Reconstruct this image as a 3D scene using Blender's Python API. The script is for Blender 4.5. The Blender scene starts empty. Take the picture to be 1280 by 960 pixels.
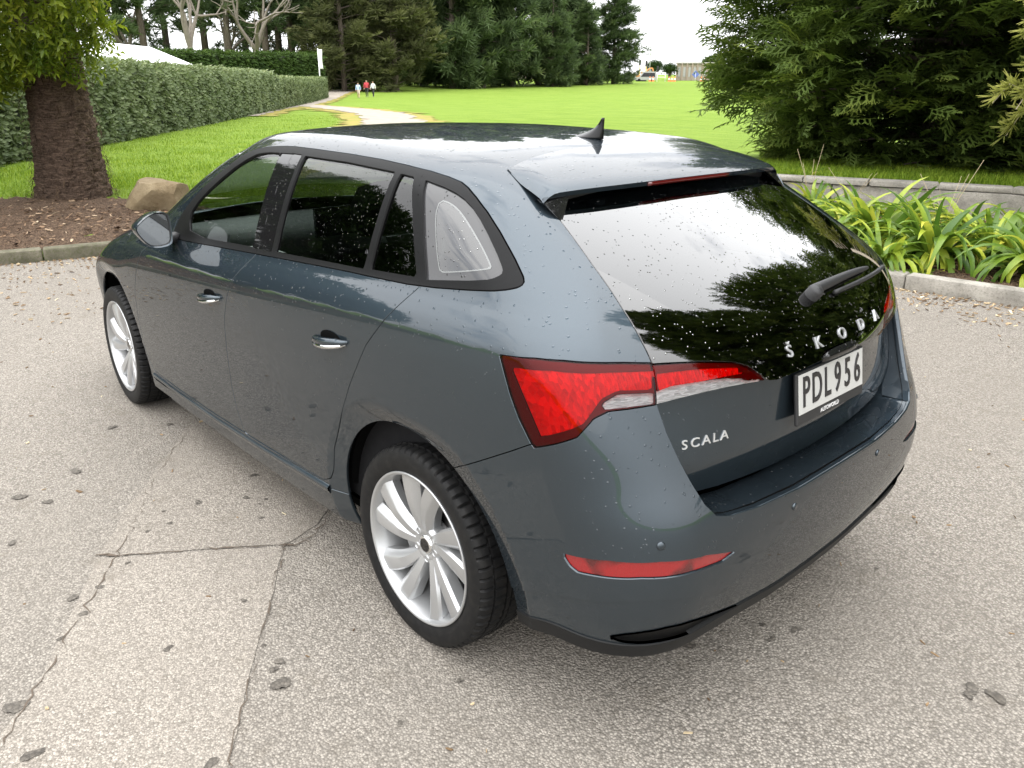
import bpy, bmesh, math, random
import numpy as np
from mathutils import Vector, Matrix, Euler
random.seed(7); RNG = np.random.default_rng(11)
SC = bpy.context.scene
COL = SC.collection
# ------------------------------------------------------------------ camera
CAM_POS = np.array([-1.7145, 2.0272, 1.6337]); CAM_ROT = (1.20915, -0.0040, -2.30898); CAM_F = 988.03   # focal length in photo pixels (1280 wide)
cd = bpy.data.cameras.new('camera'); cam = bpy.data.objects.new('camera', cd); COL.objects.link(cam)
cam.location = CAM_POS; cam.rotation_euler = CAM_ROT
cd.sensor_width = 36; cd.lens = CAM_F/1280*36; cd.clip_start = .05; cd.clip_end = 2000
SC.camera = cam
SC.cycles.max_bounces = 7; SC.cycles.diffuse_bounces = 2; SC.cycles.glossy_bounces = 4; SC.cycles.transmission_bounces = 3; SC.cycles.transparent_max_bounces = 8
# ------------------------------------------------------------------ world: bright, thinly overcast sky
SUN_EL, SUN_AZ = math.radians(62), math.radians(120)     # azimuth of the sun, counter-clockwise from +x
w = bpy.data.worlds.new('World'); SC.world = w; w.use_nodes = True
nt = w.node_tree; nt.nodes.clear()
def wn(t, **k):
    n = nt.nodes.new(t)
    for a, b in k.items(): setattr(n, a, b)
    return n
sky = wn('ShaderNodeTexSky', sky_type='NISHITA', sun_disc=False, sun_elevation=SUN_EL, sun_rotation=math.pi/2-SUN_AZ, air_density=1.0, dust_density=3.0, ozone_density=1.0)
tc = wn('ShaderNodeTexCoord'); mp = wn('ShaderNodeMapping'); mp.inputs['Scale'].default_value = (1, 1, 2.2)
ns = wn('ShaderNodeTexNoise'); ns.inputs['Scale'].default_value = 2.1; ns.inputs['Detail'].default_value = 7; ns.inputs['Roughness'].default_value = .58
rp = wn('ShaderNodeValToRGB'); rp.color_ramp.elements[0].position = .22; rp.color_ramp.elements[1].position = .42
mx = wn('ShaderNodeMix', data_type='RGBA'); sc_ = wn('ShaderNodeMix', data_type='RGBA', blend_type='MULTIPLY')
bg = wn('ShaderNodeBackground'); out = wn('ShaderNodeOutputWorld')
L = nt.links.new
L(tc.outputs['Generated'], mp.inputs[0]); L(mp.outputs[0], ns.inputs['Vector']); L(ns.outputs['Fac'], rp.inputs[0])
L(rp.outputs[0], mx.inputs['Factor']); L(sky.outputs[0], mx.inputs['A']); 
# overcast luminance: the zenith three times as bright as the horizon
sz = wn('ShaderNodeSeparateXYZ'); L(tc.outputs['Generated'], sz.inputs[0])
oc = wn('ShaderNodeMath', operation='MULTIPLY_ADD', use_clamp=False); cl_ = wn('ShaderNodeClamp'); L(sz.outputs[2], cl_.inputs[0]); L(cl_.outputs[0], oc.inputs[0]); oc.inputs[1].default_value = .667; oc.inputs[2].default_value = .333
sc_.inputs['Factor'].default_value = 1; sc_.inputs['A'].default_value = (19.0, 19.15, 19.4, 1); L(oc.outputs[0], sc_.inputs['B']); L(sc_.outputs['Result'], mx.inputs['B'])

L(mx.outputs['Result'], bg.inputs[0]); bg.inputs[1].default_value = .10
L(bg.outputs[0], out.inputs[0])
sl = bpy.data.lights.new('sun', 'SUN'); sun = bpy.data.objects.new('sun', sl); COL.objects.link(sun)
sl.energy = .5; sl.angle = math.radians(120); sl.color = (1, .965, .91)
sdir = Vector((math.cos(SUN_EL)*math.cos(SUN_AZ), math.cos(SUN_EL)*math.sin(SUN_AZ), math.sin(SUN_EL)))
sun.rotation_euler = sdir.to_track_quat('Z', 'Y').to_euler(); sun.location = (0, 0, 30)
vs = SC.view_settings; vs.view_transform = 'Standard'; vs.look = 'None'; vs.exposure = 1.45; vs.gamma = 1; vs.use_curve_mapping = False
# ------------------------------------------------------------------ helpers: pixels to directions
RM = np.array(Euler(CAM_ROT, 'XYZ').to_matrix())
def ray(px, py):
    d = RM @ np.array([(px-640)/CAM_F, -(py-480)/CAM_F, -1.0]); return d/np.linalg.norm(d)
def on_z(px, py, z=0.0):
    d = ray(px, py); return CAM_POS+d*(z-CAM_POS[2])/d[2]
def at_r(px, r):
    "ground point at horizontal distance r in the direction of photo column px"
    d = ray(px, 105); h = np.hypot(d[0], d[1]); return CAM_POS[:2]+d[:2]/h*r
def z_at(px, py, r):
    "height of the point seen at a pixel when it stands at horizontal distance r"
    d = ray(px, py); return CAM_POS[2]+d[2]/np.hypot(d[0], d[1])*r
# ------------------------------------------------------------------ helpers: objects
def tag(o, label=None, cat=None, group=None, kind=None):
    if label: o['label'] = label
    if cat: o['category'] = cat
    if group: o['group'] = group
    if kind: o['kind'] = kind
    return o
def empty(name, loc=(0, 0, 0), rz=0, parent=None):
    o = bpy.data.objects.new(name, None); o.location = loc; o.rotation_euler = (0, 0, rz); o.empty_display_size = .2
    COL.objects.link(o); o.parent = parent; return o
def mesh(name, V, F, mat=None, parent=None, smooth=True, N=None, uv=None):
    "one mesh object; F an (n,3)/(n,4) array or a list of faces; N optional vertex normals"
    m = bpy.data.meshes.new(name); V = np.asarray(V, float)
    if isinstance(F, np.ndarray):
        k = F.shape[1]; m.vertices.add(len(V)); m.vertices.foreach_set('co', V.ravel())
        m.loops.add(F.size); m.loops.foreach_set('vertex_index', F.ravel().astype(np.int32))
        m.polygons.add(len(F)); m.polygons.foreach_set('loop_start', np.arange(0, F.size, k, dtype=np.int32))
        m.update(calc_edges=True)
    else:
        m.from_pydata([tuple(v) for v in V], [], [tuple(f) for f in F])
    m.polygons.foreach_set('use_smooth', np.full(len(m.polygons), bool(smooth)))
    if N is not None: m.normals_split_custom_set_from_vertices(np.asarray(N, float).tolist())
    for q in (mat if isinstance(mat, (list, tuple)) else [mat]):
        if q: m.materials.append(q)
    m.update()
    o = bpy.data.objects.new(name, m); COL.objects.link(o); o.parent = parent
    return o
def bm_obj(name, bm, mat=None, parent=None, smooth=False, auto=None):
    m = bpy.data.meshes.new(name); bmesh.ops.recalc_face_normals(bm, faces=bm.faces[:]); bm.to_mesh(m); bm.free()
    for p in m.polygons: p.use_smooth = smooth
    if auto is not None: m.set_sharp_from_angle(angle=math.radians(auto))
    if mat: m.materials.append(mat)
    o = bpy.data.objects.new(name, m); COL.objects.link(o); o.parent = parent; return o
def box_bm(sx, sy, sz, bev=0, seg=2, c=(0, 0, 0), bm=None, rot=None):
    bm = bm or bmesh.new(); r = bmesh.ops.create_cube(bm, size=1); vs_ = r['verts']
    for v in vs_: v.co = Vector((v.co.x*sx, v.co.y*sy, v.co.z*sz))
    if bev:
        g = [e for e in bm.edges if e.verts[0] in vs_]
        r2 = bmesh.ops.bevel(bm, geom=g, offset=bev, segments=seg, profile=.5, affect='EDGES'); vs_ = list({v for f in r2['faces'] for v in f.verts} | {v for v in vs_ if v.is_valid})
    M = Matrix.Translation(c) @ (rot.to_matrix().to_4x4() if rot else Matrix())
    for v in vs_: v.co = M @ v.co
    return bm
def tube(pts, rad, seg=8, cap=True):
    "swept tube along points; rad scalar or list. returns V, F"
    P = np.asarray(pts, float); n = len(P); rad = np.full(n, rad) if np.isscalar(rad) else np.asarray(rad)
    T = np.gradient(P, axis=0); T /= np.linalg.norm(T, axis=1, keepdims=True)+1e-12
    up = np.array([0, 0, 1.0]) if abs(T[0][2]) < .9 else np.array([1.0, 0, 0])
    V = []; u = np.cross(T[0], up); u /= np.linalg.norm(u)
    for i in range(n):
        u = u-T[i]*(u@T[i]); u /= np.linalg.norm(u); v = np.cross(T[i], u)
        a = np.arange(seg)*2*math.pi/seg
        V.append(P[i]+rad[i]*(np.cos(a)[:, None]*u+np.sin(a)[:, None]*v))
    V = np.concatenate(V); F = []
    for i in range(n-1):
        for k in range(seg):
            F.append((i*seg+k, i*seg+(k+1) % seg, (i+1)*seg+(k+1) % seg, (i+1)*seg+k))
    if cap: F.append(tuple(range(seg))[::-1]); F.append(tuple((n-1)*seg+k for k in range(seg)))
    return V, F
def lathe(prof, seg=48, axis='y', a0=0, a1=2*math.pi):
    "prof rows (axial, radius); about the y axis"
    prof = np.asarray(prof, float); full_ = abs(a1-a0-2*math.pi) < 1e-6; n = seg if full_ else seg+1
    a = a0+(a1-a0)*np.arange(n)/seg
    V = np.stack([np.outer(np.cos(a), prof[:, 1]), np.tile(prof[:, 0], (n, 1)), np.outer(np.sin(a), prof[:, 1])], -1).reshape(-1, 3)
    m = len(prof); F = []
    for i in range(n if full_ else n-1):
        j = (i+1) % n
        for k in range(m-1): F.append((i*m+k, j*m+k, j*m+k+1, i*m+k+1))
    return V, np.array(F)
def loft(rings, closed=True, cap=False):
    R_ = np.asarray(rings, float); n, m = R_.shape[:2]; V = R_.reshape(-1, 3); F = []
    for i in range(n-1):
        for k in range(m if closed else m-1):
            F.append((i*m+k, i*m+(k+1) % m, (i+1)*m+(k+1) % m, (i+1)*m+k))
    if cap: F.append(tuple(range(m))[::-1]); F.append(tuple((n-1)*m+k for k in range(m)))
    return V, F
def join(parts):
    "several (V,F) into one"
    V = []; F = []; o = 0
    for v, f in parts:
        V.append(np.asarray(v, float)); F += [tuple(int(q)+o for q in g) for g in f]; o += len(v)
    return np.concatenate(V), F
def boxvf(c, s, R=None):
    q = np.array([(i, j, k) for i in (-.5, .5) for j in (-.5, .5) for k in (-.5, .5)])*np.array(s)
    if R is not None: q = q @ np.array(R).T
    return q+np.array(c), [(0, 1, 3, 2), (4, 6, 7, 5), (0, 4, 5, 1), (2, 3, 7, 6), (0, 2, 6, 4), (1, 5, 7, 3)]
def copy_tree(o, parent=None):
    c = o.copy(); COL.objects.link(c); c.parent = parent
    for ch in o.children: copy_tree(ch, c)
    return c
# ------------------------------------------------------------------ helpers: materials
class NT:
    def __init__(s, name):
        s.m = bpy.data.materials.new(name); s.m.use_nodes = True; s.t = s.m.node_tree; s.t.nodes.clear()
        s.out = s.n('ShaderNodeOutputMaterial')
    def n(s, typ, ins=None, **k):
        q = s.t.nodes.new(typ)
        for a, b in k.items(): setattr(q, a, b)
        for a, b in (ins or {}).items():
            if isinstance(b, bpy.types.NodeSocket): s.t.links.new(b, q.inputs[a])
            else: q.inputs[a].default_value = b
        return q
    def l(s, a, b): s.t.links.new(a, b)
    def coord(s, which='Object'): return s.n('ShaderNodeTexCoord').outputs[which]
    def pos(s): return s.n('ShaderNodeNewGeometry').outputs['Position']
    def noise(s, scale, detail=4, rough=.5, vec=None, out='Fac', dist=0):
        q = s.n('ShaderNodeTexNoise', {'Scale': scale, 'Detail': detail, 'Roughness': rough, 'Distortion': dist})
        s.l(vec if vec is not None else s.pos(), q.inputs['Vector']); return q.outputs[out]
    def vor(s, scale, feature='F1', out='Distance', vec=None, rnd=1.0):
        q = s.n('ShaderNodeTexVoronoi', {'Scale': scale, 'Randomness': rnd}, feature=feature)
        s.l(vec if vec is not None else s.pos(), q.inputs['Vector']); return q.outputs[out]
    def ramp(s, fac, stops, interp='LINEAR'):
        q = s.n('ShaderNodeValToRGB'); e = q.color_ramp; e.interpolation = interp
        while len(e.elements) < len(stops): e.elements.new(.5)
        for el, (p, c) in zip(e.elements, stops):
            el.position = p; el.color = (c, c, c, 1) if np.isscalar(c) else (*c[:3], 1)
        s.l(fac, q.inputs[0]); return q.outputs[0]
    def mix(s, f, a, b, blend='MIX'):
        q = s.n('ShaderNodeMix', data_type='RGBA', blend_type=blend)
        for v, nm in ((f, 'Factor'), (a, 'A'), (b, 'B')):
            if isinstance(v, bpy.types.NodeSocket): s.l(v, q.inputs[nm])
            elif nm == 'Factor': q.inputs[nm].default_value = v
            else: q.inputs[nm].default_value = (*v[:3], 1) if not np.isscalar(v) else (v, v, v, 1)
        return q.outputs['Result']
    def math(s, op, a, b=0.0, c=0.0, clamp=False):
        q = s.n('ShaderNodeMath', operation=op, use_clamp=clamp)
        for i, v in enumerate((a, b, c)):
            if isinstance(v, bpy.types.NodeSocket): s.l(v, q.inputs[i])
            else: q.inputs[i].default_value = v
        return q.outputs[0]
    def bump(s, h, strength=.5, dist=.01, normal=None):
        q = s.n('ShaderNodeBump', {'Height': h, 'Strength': strength, 'Distance': dist})
        if normal is not None: s.l(normal, q.inputs['Normal'])
        return q.outputs[0]
    def pbr(s, **k):
        q = s.n('ShaderNodeBsdfPrincipled')
        nm = {'base': 'Base Color', 'rough': 'Roughness', 'metal': 'Metallic', 'spec': 'Specular IOR Level', 'coat': 'Coat Weight', 'coatr': 'Coat Roughness', 'normal': 'Normal', 'coatn': 'Coat Normal', 'sss': 'Subsurface Weight', 'trans': 'Transmission Weight', 'ior': 'IOR', 'emis': 'Emission Color', 'emstr': 'Emission Strength', 'alpha': 'Alpha', 'stint': 'Specular Tint', 'coatior': 'Coat IOR', 'sheen': 'Sheen Weight'}
        for a, b in k.items():
            i = q.inputs[nm[a]]
            if isinstance(b, bpy.types.NodeSocket): s.l(b, i)
            else: i.default_value = (*b[:3], 1) if not np.isscalar(b) else ((b, b, b, 1) if a in ('base', 'emis', 'stint') else b)
        return q.outputs[0]
    def end(s, sh, disp=None):
        s.l(sh, s.out.inputs[0]); return s.m
def simple(name, base, rough=.5, metal=0, spec=.5, var=.0, vscale=20, bump=0, bscale=200, bdist=.002, **k):
    "plain procedural material with slight colour variation and grain"
    t = NT(name); b = base
    if var:
        nz = t.noise(vscale, 5, .6, t.coord())
        b = t.mix(nz, tuple(c*(1-var) for c in base), tuple(min(c*(1+var), 1) for c in base))
    if bump: k['normal'] = t.bump(t.noise(bscale, 3, .6, t.coord()), bump, bdist)
    return t.end(t.pbr(base=b, rough=rough, metal=metal, spec=spec, **k))
def leafmat(name, c0, c1, c2=None, trans=.35, rough=.5, spec=.12, scale=3.0):
    "foliage: colour varied by a per-leaf attribute and by clumps; light comes through the blade"
    t = NT(name); a = t.n('ShaderNodeAttribute', attribute_name='tone').outputs['Fac']
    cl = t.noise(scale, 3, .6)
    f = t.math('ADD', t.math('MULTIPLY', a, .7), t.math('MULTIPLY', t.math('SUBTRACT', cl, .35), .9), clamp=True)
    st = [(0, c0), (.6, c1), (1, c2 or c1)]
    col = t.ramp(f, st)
    p = t.pbr(base=col, rough=rough, spec=spec)
    tr = t.n('ShaderNodeBsdfTranslucent', {'Color': t.mix(.5, col, t.mix(1, col, (1.0, 1.15, .45), 'MULTIPLY'))}).outputs[0]
    mxs = t.n('ShaderNodeMixShader', {'Fac': trans}); t.l(p, mxs.inputs[1]); t.l(tr, mxs.inputs[2])
    return t.end(mxs.outputs[0])
def set_tone(o, tone_per_vertex):
    at = o.data.attributes.new('tone', 'FLOAT', 'POINT'); at.data.foreach_set('value', np.asarray(tone_per_vertex, np.float32)); return o
# ================================================================== THE CAR: body surface
# ---------- 1D curves ----------
def spl(xs,ys):
    "natural cubic spline, linear beyond the ends"
    xs=np.array(xs,float);ys=np.array(ys,float);n=len(xs);h=np.diff(xs)
    A=np.eye(n);b=np.zeros(n)
    for i in range(1,n-1):
        A[i,i-1]=h[i-1];A[i,i]=2*(h[i-1]+h[i]);A[i,i+1]=h[i];b[i]=6*((ys[i+1]-ys[i])/h[i]-(ys[i]-ys[i-1])/h[i-1])
    m=np.linalg.solve(A,b)
    s0=(ys[1]-ys[0])/h[0]-h[0]*m[1]/6; s1=(ys[-1]-ys[-2])/h[-1]+h[-1]*m[-2]/6
    def f(x):
        x=np.asarray(x,float);xc=np.clip(x,xs[0],xs[-1]);i=np.clip(np.searchsorted(xs,xc)-1,0,n-2)
        t=xc-xs[i];H=h[i]
        r=ys[i]+t*((ys[i+1]-ys[i])/H-H*(2*m[i]+m[i+1])/6)+t*t*m[i]/2+t**3*(m[i+1]-m[i])/(6*H)
        return r+np.where(x<xs[0],(x-xs[0])*s0,0)+np.where(x>xs[-1],(x-xs[-1])*s1,0)
    return f
def pch(xs,ys):
    "monotone cubic"
    xs=np.array(xs,float);ys=np.array(ys,float);h=np.diff(xs);d=np.diff(ys)/h;n=len(xs)
    m=np.zeros(n);m[0]=d[0];m[-1]=d[-1]
    for i in range(1,n-1):
        if d[i-1]*d[i]>0:
            w1=2*h[i]+h[i-1];w2=h[i]+2*h[i-1];m[i]=(w1+w2)/(w1/d[i-1]+w2/d[i])
    def f(x):
        x=np.asarray(x,float);xc=np.clip(x,xs[0],xs[-1]);i=np.clip(np.searchsorted(xs,xc)-1,0,n-2)
        t=(xc-xs[i])/h[i];H=h[i]
        r=(1+2*t)*(1-t)**2*ys[i]+t*(1-t)**2*H*m[i]+t*t*(3-2*t)*ys[i+1]+t*t*(t-1)*H*m[i+1]
        return r+np.where(x<xs[0],(x-xs[0])*m[0],0)+np.where(x>xs[-1],(x-xs[-1])*m[-1],0)
    return f
def sstep(a,b,x):
    t=np.clip((x-a)/(b-a),0,1);return t*t*(3-2*t)
def smax(a,b,k):
    h=np.maximum(k-np.abs(a-b),0)/k;return np.maximum(a,b)+h*h*k*.25
def smin(a,b,k): return -smax(-a,-b,k)
# ---------- the car body, x forward from the rear axle, y to its left, z up ----------
ZT=spl([-.6,-.42,-.23,.07,.85,1.6,2.3,2.7,3.1,3.5],[1.047,1.046,1.042,1.03,.978,.937,.905,.88,.84,.79])       # shoulder crease height
WD=spl([-.9,-.7,-.42,-.2,.2,1.0,1.9,2.4,2.75,3.1,3.4],[.765,.806,.850,.867,.877,.879,.876,.870,.853,.804,.712])     # half width at the crease
UP=pch([0,.03,.06,.085,.105,.2,.3,.4,.5],[0,-.016,-.037,-.056,-.068,-.103,-.144,-.197,-.262])                                   # above the crease
DN=spl([0,.05,.11,.2,.3,.4,.5,.60,.68,.76,.85],[0,.0075,.0125,.0155,.0150,.0125,.0075,-.001,-.012,-.032,-.072])     # below the crease
TP=spl([-.5,-.25,0,.4,.9,2.2],[-.045,-.022,-.008,-.001,0,0])                                                         # greenhouse taper
ARC=((0.0,.335,.392),(2.649,.335,.385))
def arch_r(x,z,i):
    cx,cz,r=ARC[i];return np.hypot(x-cx,z-cz)
def Yside(x,z):
    zt=ZT(x);t=z-zt
    y=WD(x)+np.where(t>0,UP(np.maximum(t,0)),DN(np.maximum(-t,0)))
    y=y+TP(x)*sstep(.08,.35,t)-.18*(np.sqrt(t*t+.005**2)-np.abs(t))
    for i in (0,1):
        r=arch_r(x,z,i);R=ARC[i][2]
        e=np.clip((R+.075-r)/.075,0,1.4)
        y=y-.024*e*np.where(z<.78,1,0)*sstep(.80,.70,z)
    return y
# rear centre profile of the outer skin (bumper, then lamps, then glass)
XR=spl([.18,.24,.30,.40,.50,.60,.68,.75,.85,.935,1.0,1.07,1.16,1.37,1.45],[-.74,-.79,-.820,-.848,-.862,-.870,-.868,-.852,-.834,-.820,-.797,-.742,-.615,-.225,-.075])
XH=spl([.60,.66,.70,.76,.80,.86,.935,1.0],[-.735,-.760,-.772,-.788,-.790,-.788,-.786,-.785])          # tailgate below the glass
KP=spl([.2,.4,.55,.7,.85,.95,1.07,1.2,1.4],[.085,.07,.09,.175,.255,.295,.28,.225,.20])
def Xrear(a,z): return XR(z)+KP(z)*a*a+.10*np.maximum(a-.45,0)**2
def Xhatch(a,z): return np.where(z<1.0,XH(z),XR(z))+KP(z)*a*a+.10*np.maximum(a-.45,0)**2
# top centre line: spoiler root, roof, windscreen, bonnet
ZC=pch([-.6,-.25,-.1,.1,.4,.8,1.15,1.38,1.58,2.46,2.56,2.72,2.95,3.2,3.4,3.5],[1.25,1.412,1.45,1.470,1.484,1.490,1.484,1.464,1.415,1.03,1.0,.978,.925,.86,.78,.70])
def Ztop(x,a):
    sh=.26*sstep(1.0,1.5,x)*a*a
    w=sstep(2.5,2.0,x)
    crown=(.05*w+.05*(1-w))*a*a+.10*w*np.maximum(a-.35,0)**2
    return ZC(x+sh)-crown
XF=spl([.15,.25,.35,.5,.65,.75,.85],[3.40,3.46,3.49,3.50,3.48,3.43,3.25])
def Xfront(a,z): return XF(z)-.38*a*a-.5*np.maximum(a-.5,0)**2
def body(x,y,z,hatch=False):
    a=np.sqrt(y*y+1e-6)
    fs=(a-Yside(x,z))
    slope=np.where(z>1.0,1/np.sqrt(1+1.4**2*sstep(1.0,1.15,z)),1.0)
    xr=(Xhatch(a,z) if hatch else Xrear(a,z))
    fr=(xr-x)*slope
    ff=x-Xfront(a,z)
    ft=(z-Ztop(x,a))*np.where(x>1.3,1-.1*sstep(1.3,1.5,x),1)
    kr=.10+.09*sstep(.95,.6,z)+.06*sstep(1.1,1.25,z)
    f=smax(fs,fr,kr)
    f=smax(f,ff,.25)
    f=smax(f,ft,.085+.05*sstep(1.2,1.5,x)+.03*sstep(2.2,2.6,x))
    return f
def grad(fn,P,e=1e-4):
    g=np.stack([(fn(*(P+d).T)-fn(*(P-d).T)) for d in np.eye(3)*e],1)/(2*e);return g
def nets(fn,lo,hi,h):
    "surface nets: dense quads -> triangles on the zero set of fn, vertices pulled onto it"
    ax=[np.arange(lo[i],hi[i]+h,h) for i in range(3)]
    n=[len(q) for q in ax]
    q=[a_[::4] for a_ in ax];X,Y,Z=np.meshgrid(*q,indexing='ij');Fc=fn(X,Y,Z).astype(np.float32)
    ii=[np.minimum((np.arange(m)+2)//4,len(c_)-1) for m,c_ in zip(n,q)]
    F=Fc[np.ix_(*ii)].copy();near=np.argwhere(np.abs(F)<.10)
    for k in range(0,len(near),400000):
        e=near[k:k+400000];F[e[:,0],e[:,1],e[:,2]]=fn(ax[0][e[:,0]],ax[1][e[:,1]],ax[2][e[:,2]])
    s=F<0
    c=np.zeros([q-1 for q in n],np.int8)
    for i in (0,1):
        for j in (0,1):
            for k in (0,1): c+=s[i:n[0]-1+i,j:n[1]-1+j,k:n[2]-1+k]
    act=(c>0)&(c<8);idx=-np.ones(act.shape,np.int64);I=np.argwhere(act);idx[act]=np.arange(len(I))
    P=np.zeros((len(I),3));cnt=np.zeros(len(I))
    cor=[(i,j,k) for i in (0,1) for j in (0,1) for k in (0,1)]
    for a_ in cor:
        for b_ in cor:
            if sum(abs(u-v) for u,v in zip(a_,b_))==1 and a_<b_:
                fa=F[I[:,0]+a_[0],I[:,1]+a_[1],I[:,2]+a_[2]];fb=F[I[:,0]+b_[0],I[:,1]+b_[1],I[:,2]+b_[2]]
                m=(fa<0)!=(fb<0);t=np.where(m,fa/(fa-fb+1e-20),0)
                q=np.array(a_)+t[:,None]*(np.array(b_)-np.array(a_));P+=np.where(m[:,None],q,0);cnt+=m
    V=np.array(lo)+(I+P/cnt[:,None])*h
    T=[]
    for d in range(3):
        e=[(1,2),(2,0),(0,1)][d];sl0=[slice(None)]*3;sl1=[slice(None)]*3;sl0[d]=slice(0,-1);sl1[d]=slice(1,None)
        A=s[tuple(sl0)];B=s[tuple(sl1)];E=np.argwhere(A!=B)
        ok=np.all([(E[:,q]>0)&(E[:,q]<n[q]-1) for q in e],0);E=E[ok]
        def cell(o):
            q=E.copy();q[:,e[0]]-=o[0];q[:,e[1]]-=o[1];return idx[q[:,0],q[:,1],q[:,2]]
        Q=np.stack([cell((1,1)),cell((0,1)),cell((0,0)),cell((1,0))],1)
        fl=~A[E[:,0],E[:,1],E[:,2]];Q[fl]=Q[fl][:,::-1]
        T.append(Q)
    Q=np.concatenate(T)
    for it in range(4):
        g=grad(fn,V);v=fn(*V.T);V=V-g*(v/np.maximum((g*g).sum(1),.05))[:,None]
    d1=np.linalg.norm(V[Q[:,0]]-V[Q[:,2]],axis=1);d2=np.linalg.norm(V[Q[:,1]]-V[Q[:,3]],axis=1)
    T=np.concatenate([np.where((d1<=d2)[:,None],Q[:,[0,1,2]],Q[:,[0,1,3]]),np.where((d1<=d2)[:,None],Q[:,[0,2,3]],Q[:,[1,2,3]])])
    return V,T
# ------------------------------------------------------------------ cutting the body surface into panels
def sd(poly, a, b):
    "signed distance (negative inside) of points (a,b) to a closed polygon"
    P = np.asarray(poly, float); Q = np.roll(P, -1, 0); a = np.asarray(a); b = np.asarray(b)
    d = np.full(a.shape, 1e9); ins = np.zeros(a.shape, bool)
    for (x0, y0), (x1, y1) in zip(P, Q):
        ex, ey = x1-x0, y1-y0; L2 = ex*ex+ey*ey+1e-18
        t = np.clip(((a-x0)*ex+(b-y0)*ey)/L2, 0, 1); d = np.minimum(d, (a-x0-t*ex)**2+(b-y0-t*ey)**2)
        c = ((y0 <= b) & (y1 > b)) | ((y1 <= b) & (y0 > b))
        ins ^= c & (a < x0+(b-y0)*ex/(ey if abs(ey) > 1e-12 else 1e-12))
    d = np.sqrt(d); return np.where(ins, -d, d)
def line_d(pl, a, b):
    "unsigned distance to an open polyline"
    d = np.full(np.shape(a), 1e9)
    for (x0, y0), (x1, y1) in zip(pl[:-1], pl[1:]):
        ex, ey = x1-x0, y1-y0; t = np.clip(((a-x0)*ex+(b-y0)*ey)/(ex*ex+ey*ey+1e-18), 0, 1)
        d = np.minimum(d, np.hypot(a-x0-t*ex, b-y0-t*ey))
    return d
def chaikin(P, n=2, sharp=()):
    "round the corners of a closed polygon, corners listed in sharp stay"
    P = [(*p, i in sharp) for i, p in enumerate(P)]
    for _ in range(n):
        R_ = []
        for i in range(len(P)):
            a, b, c = P[i-1], P[i], P[(i+1) % len(P)]
            if b[2]: R_.append(b); continue
            R_.append((b[0]*.75+a[0]*.25, b[1]*.75+a[1]*.25, False)); R_.append((b[0]*.75+c[0]*.25, b[1]*.75+c[1]*.25, False))
        P = R_
    return [(p[0], p[1]) for p in P]
class Skin:
    "growing vertex pool of the cut body half"
    def __init__(s, V, N): s.V, s.N = V, N
    def split(s, T, d):
        d = np.where(np.abs(d) < 1e-6, 1e-6, d); neg = d < 0; c = neg[T].sum(1)
        Tin, Tout, mix = T[c == 3], T[c == 0], T[(c > 0) & (c < 3)]
        if not len(mix): return Tin, Tout
        lone = np.where(neg[mix].sum(1) == 1, True, False); nm = neg[mix] == lone[:, None]      # nm marks the lone vertex
        k = nm.argmax(1); r = np.arange(len(mix)); A, B, C_ = mix[r, k], mix[r, (k+1) % 3], mix[r, (k+2) % 3]
        E = np.concatenate([np.stack([A, B], 1), np.stack([A, C_], 1)]); E.sort(1)
        U, inv = np.unique(E, axis=0, return_inverse=True); inv = inv.ravel()
        t = (d[U[:, 0]]/(d[U[:, 0]]-d[U[:, 1]]))[:, None]
        nv = s.V[U[:, 0]]*(1-t)+s.V[U[:, 1]]*t; nn = s.N[U[:, 0]]*(1-t)+s.N[U[:, 1]]*t; nn /= np.linalg.norm(nn, axis=1, keepdims=True)
        o = len(s.V); s.V = np.concatenate([s.V, nv]); s.N = np.concatenate([s.N, nn])
        p, q = o+inv[:len(mix)], o+inv[len(mix):]
        tip = np.stack([A, p, q], 1); b1 = np.stack([p, B, C_], 1); b2 = np.stack([p, C_, q], 1)
        Tin = np.concatenate([Tin, tip[lone], b1[~lone], b2[~lone]]); Tout = np.concatenate([Tout, tip[~lone], b1[lone], b2[lone]])
        return Tin, Tout
    def take(s, T, dfun, gap=.0036):
        "pull out the piece where dfun < 0, leaving a gap round it"
        Tin, rest = s.split(T, dfun(s.V)+gap/2)
        if gap: _, rest = s.split(rest, dfun(s.V)-gap/2)
        return Tin, rest
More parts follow.
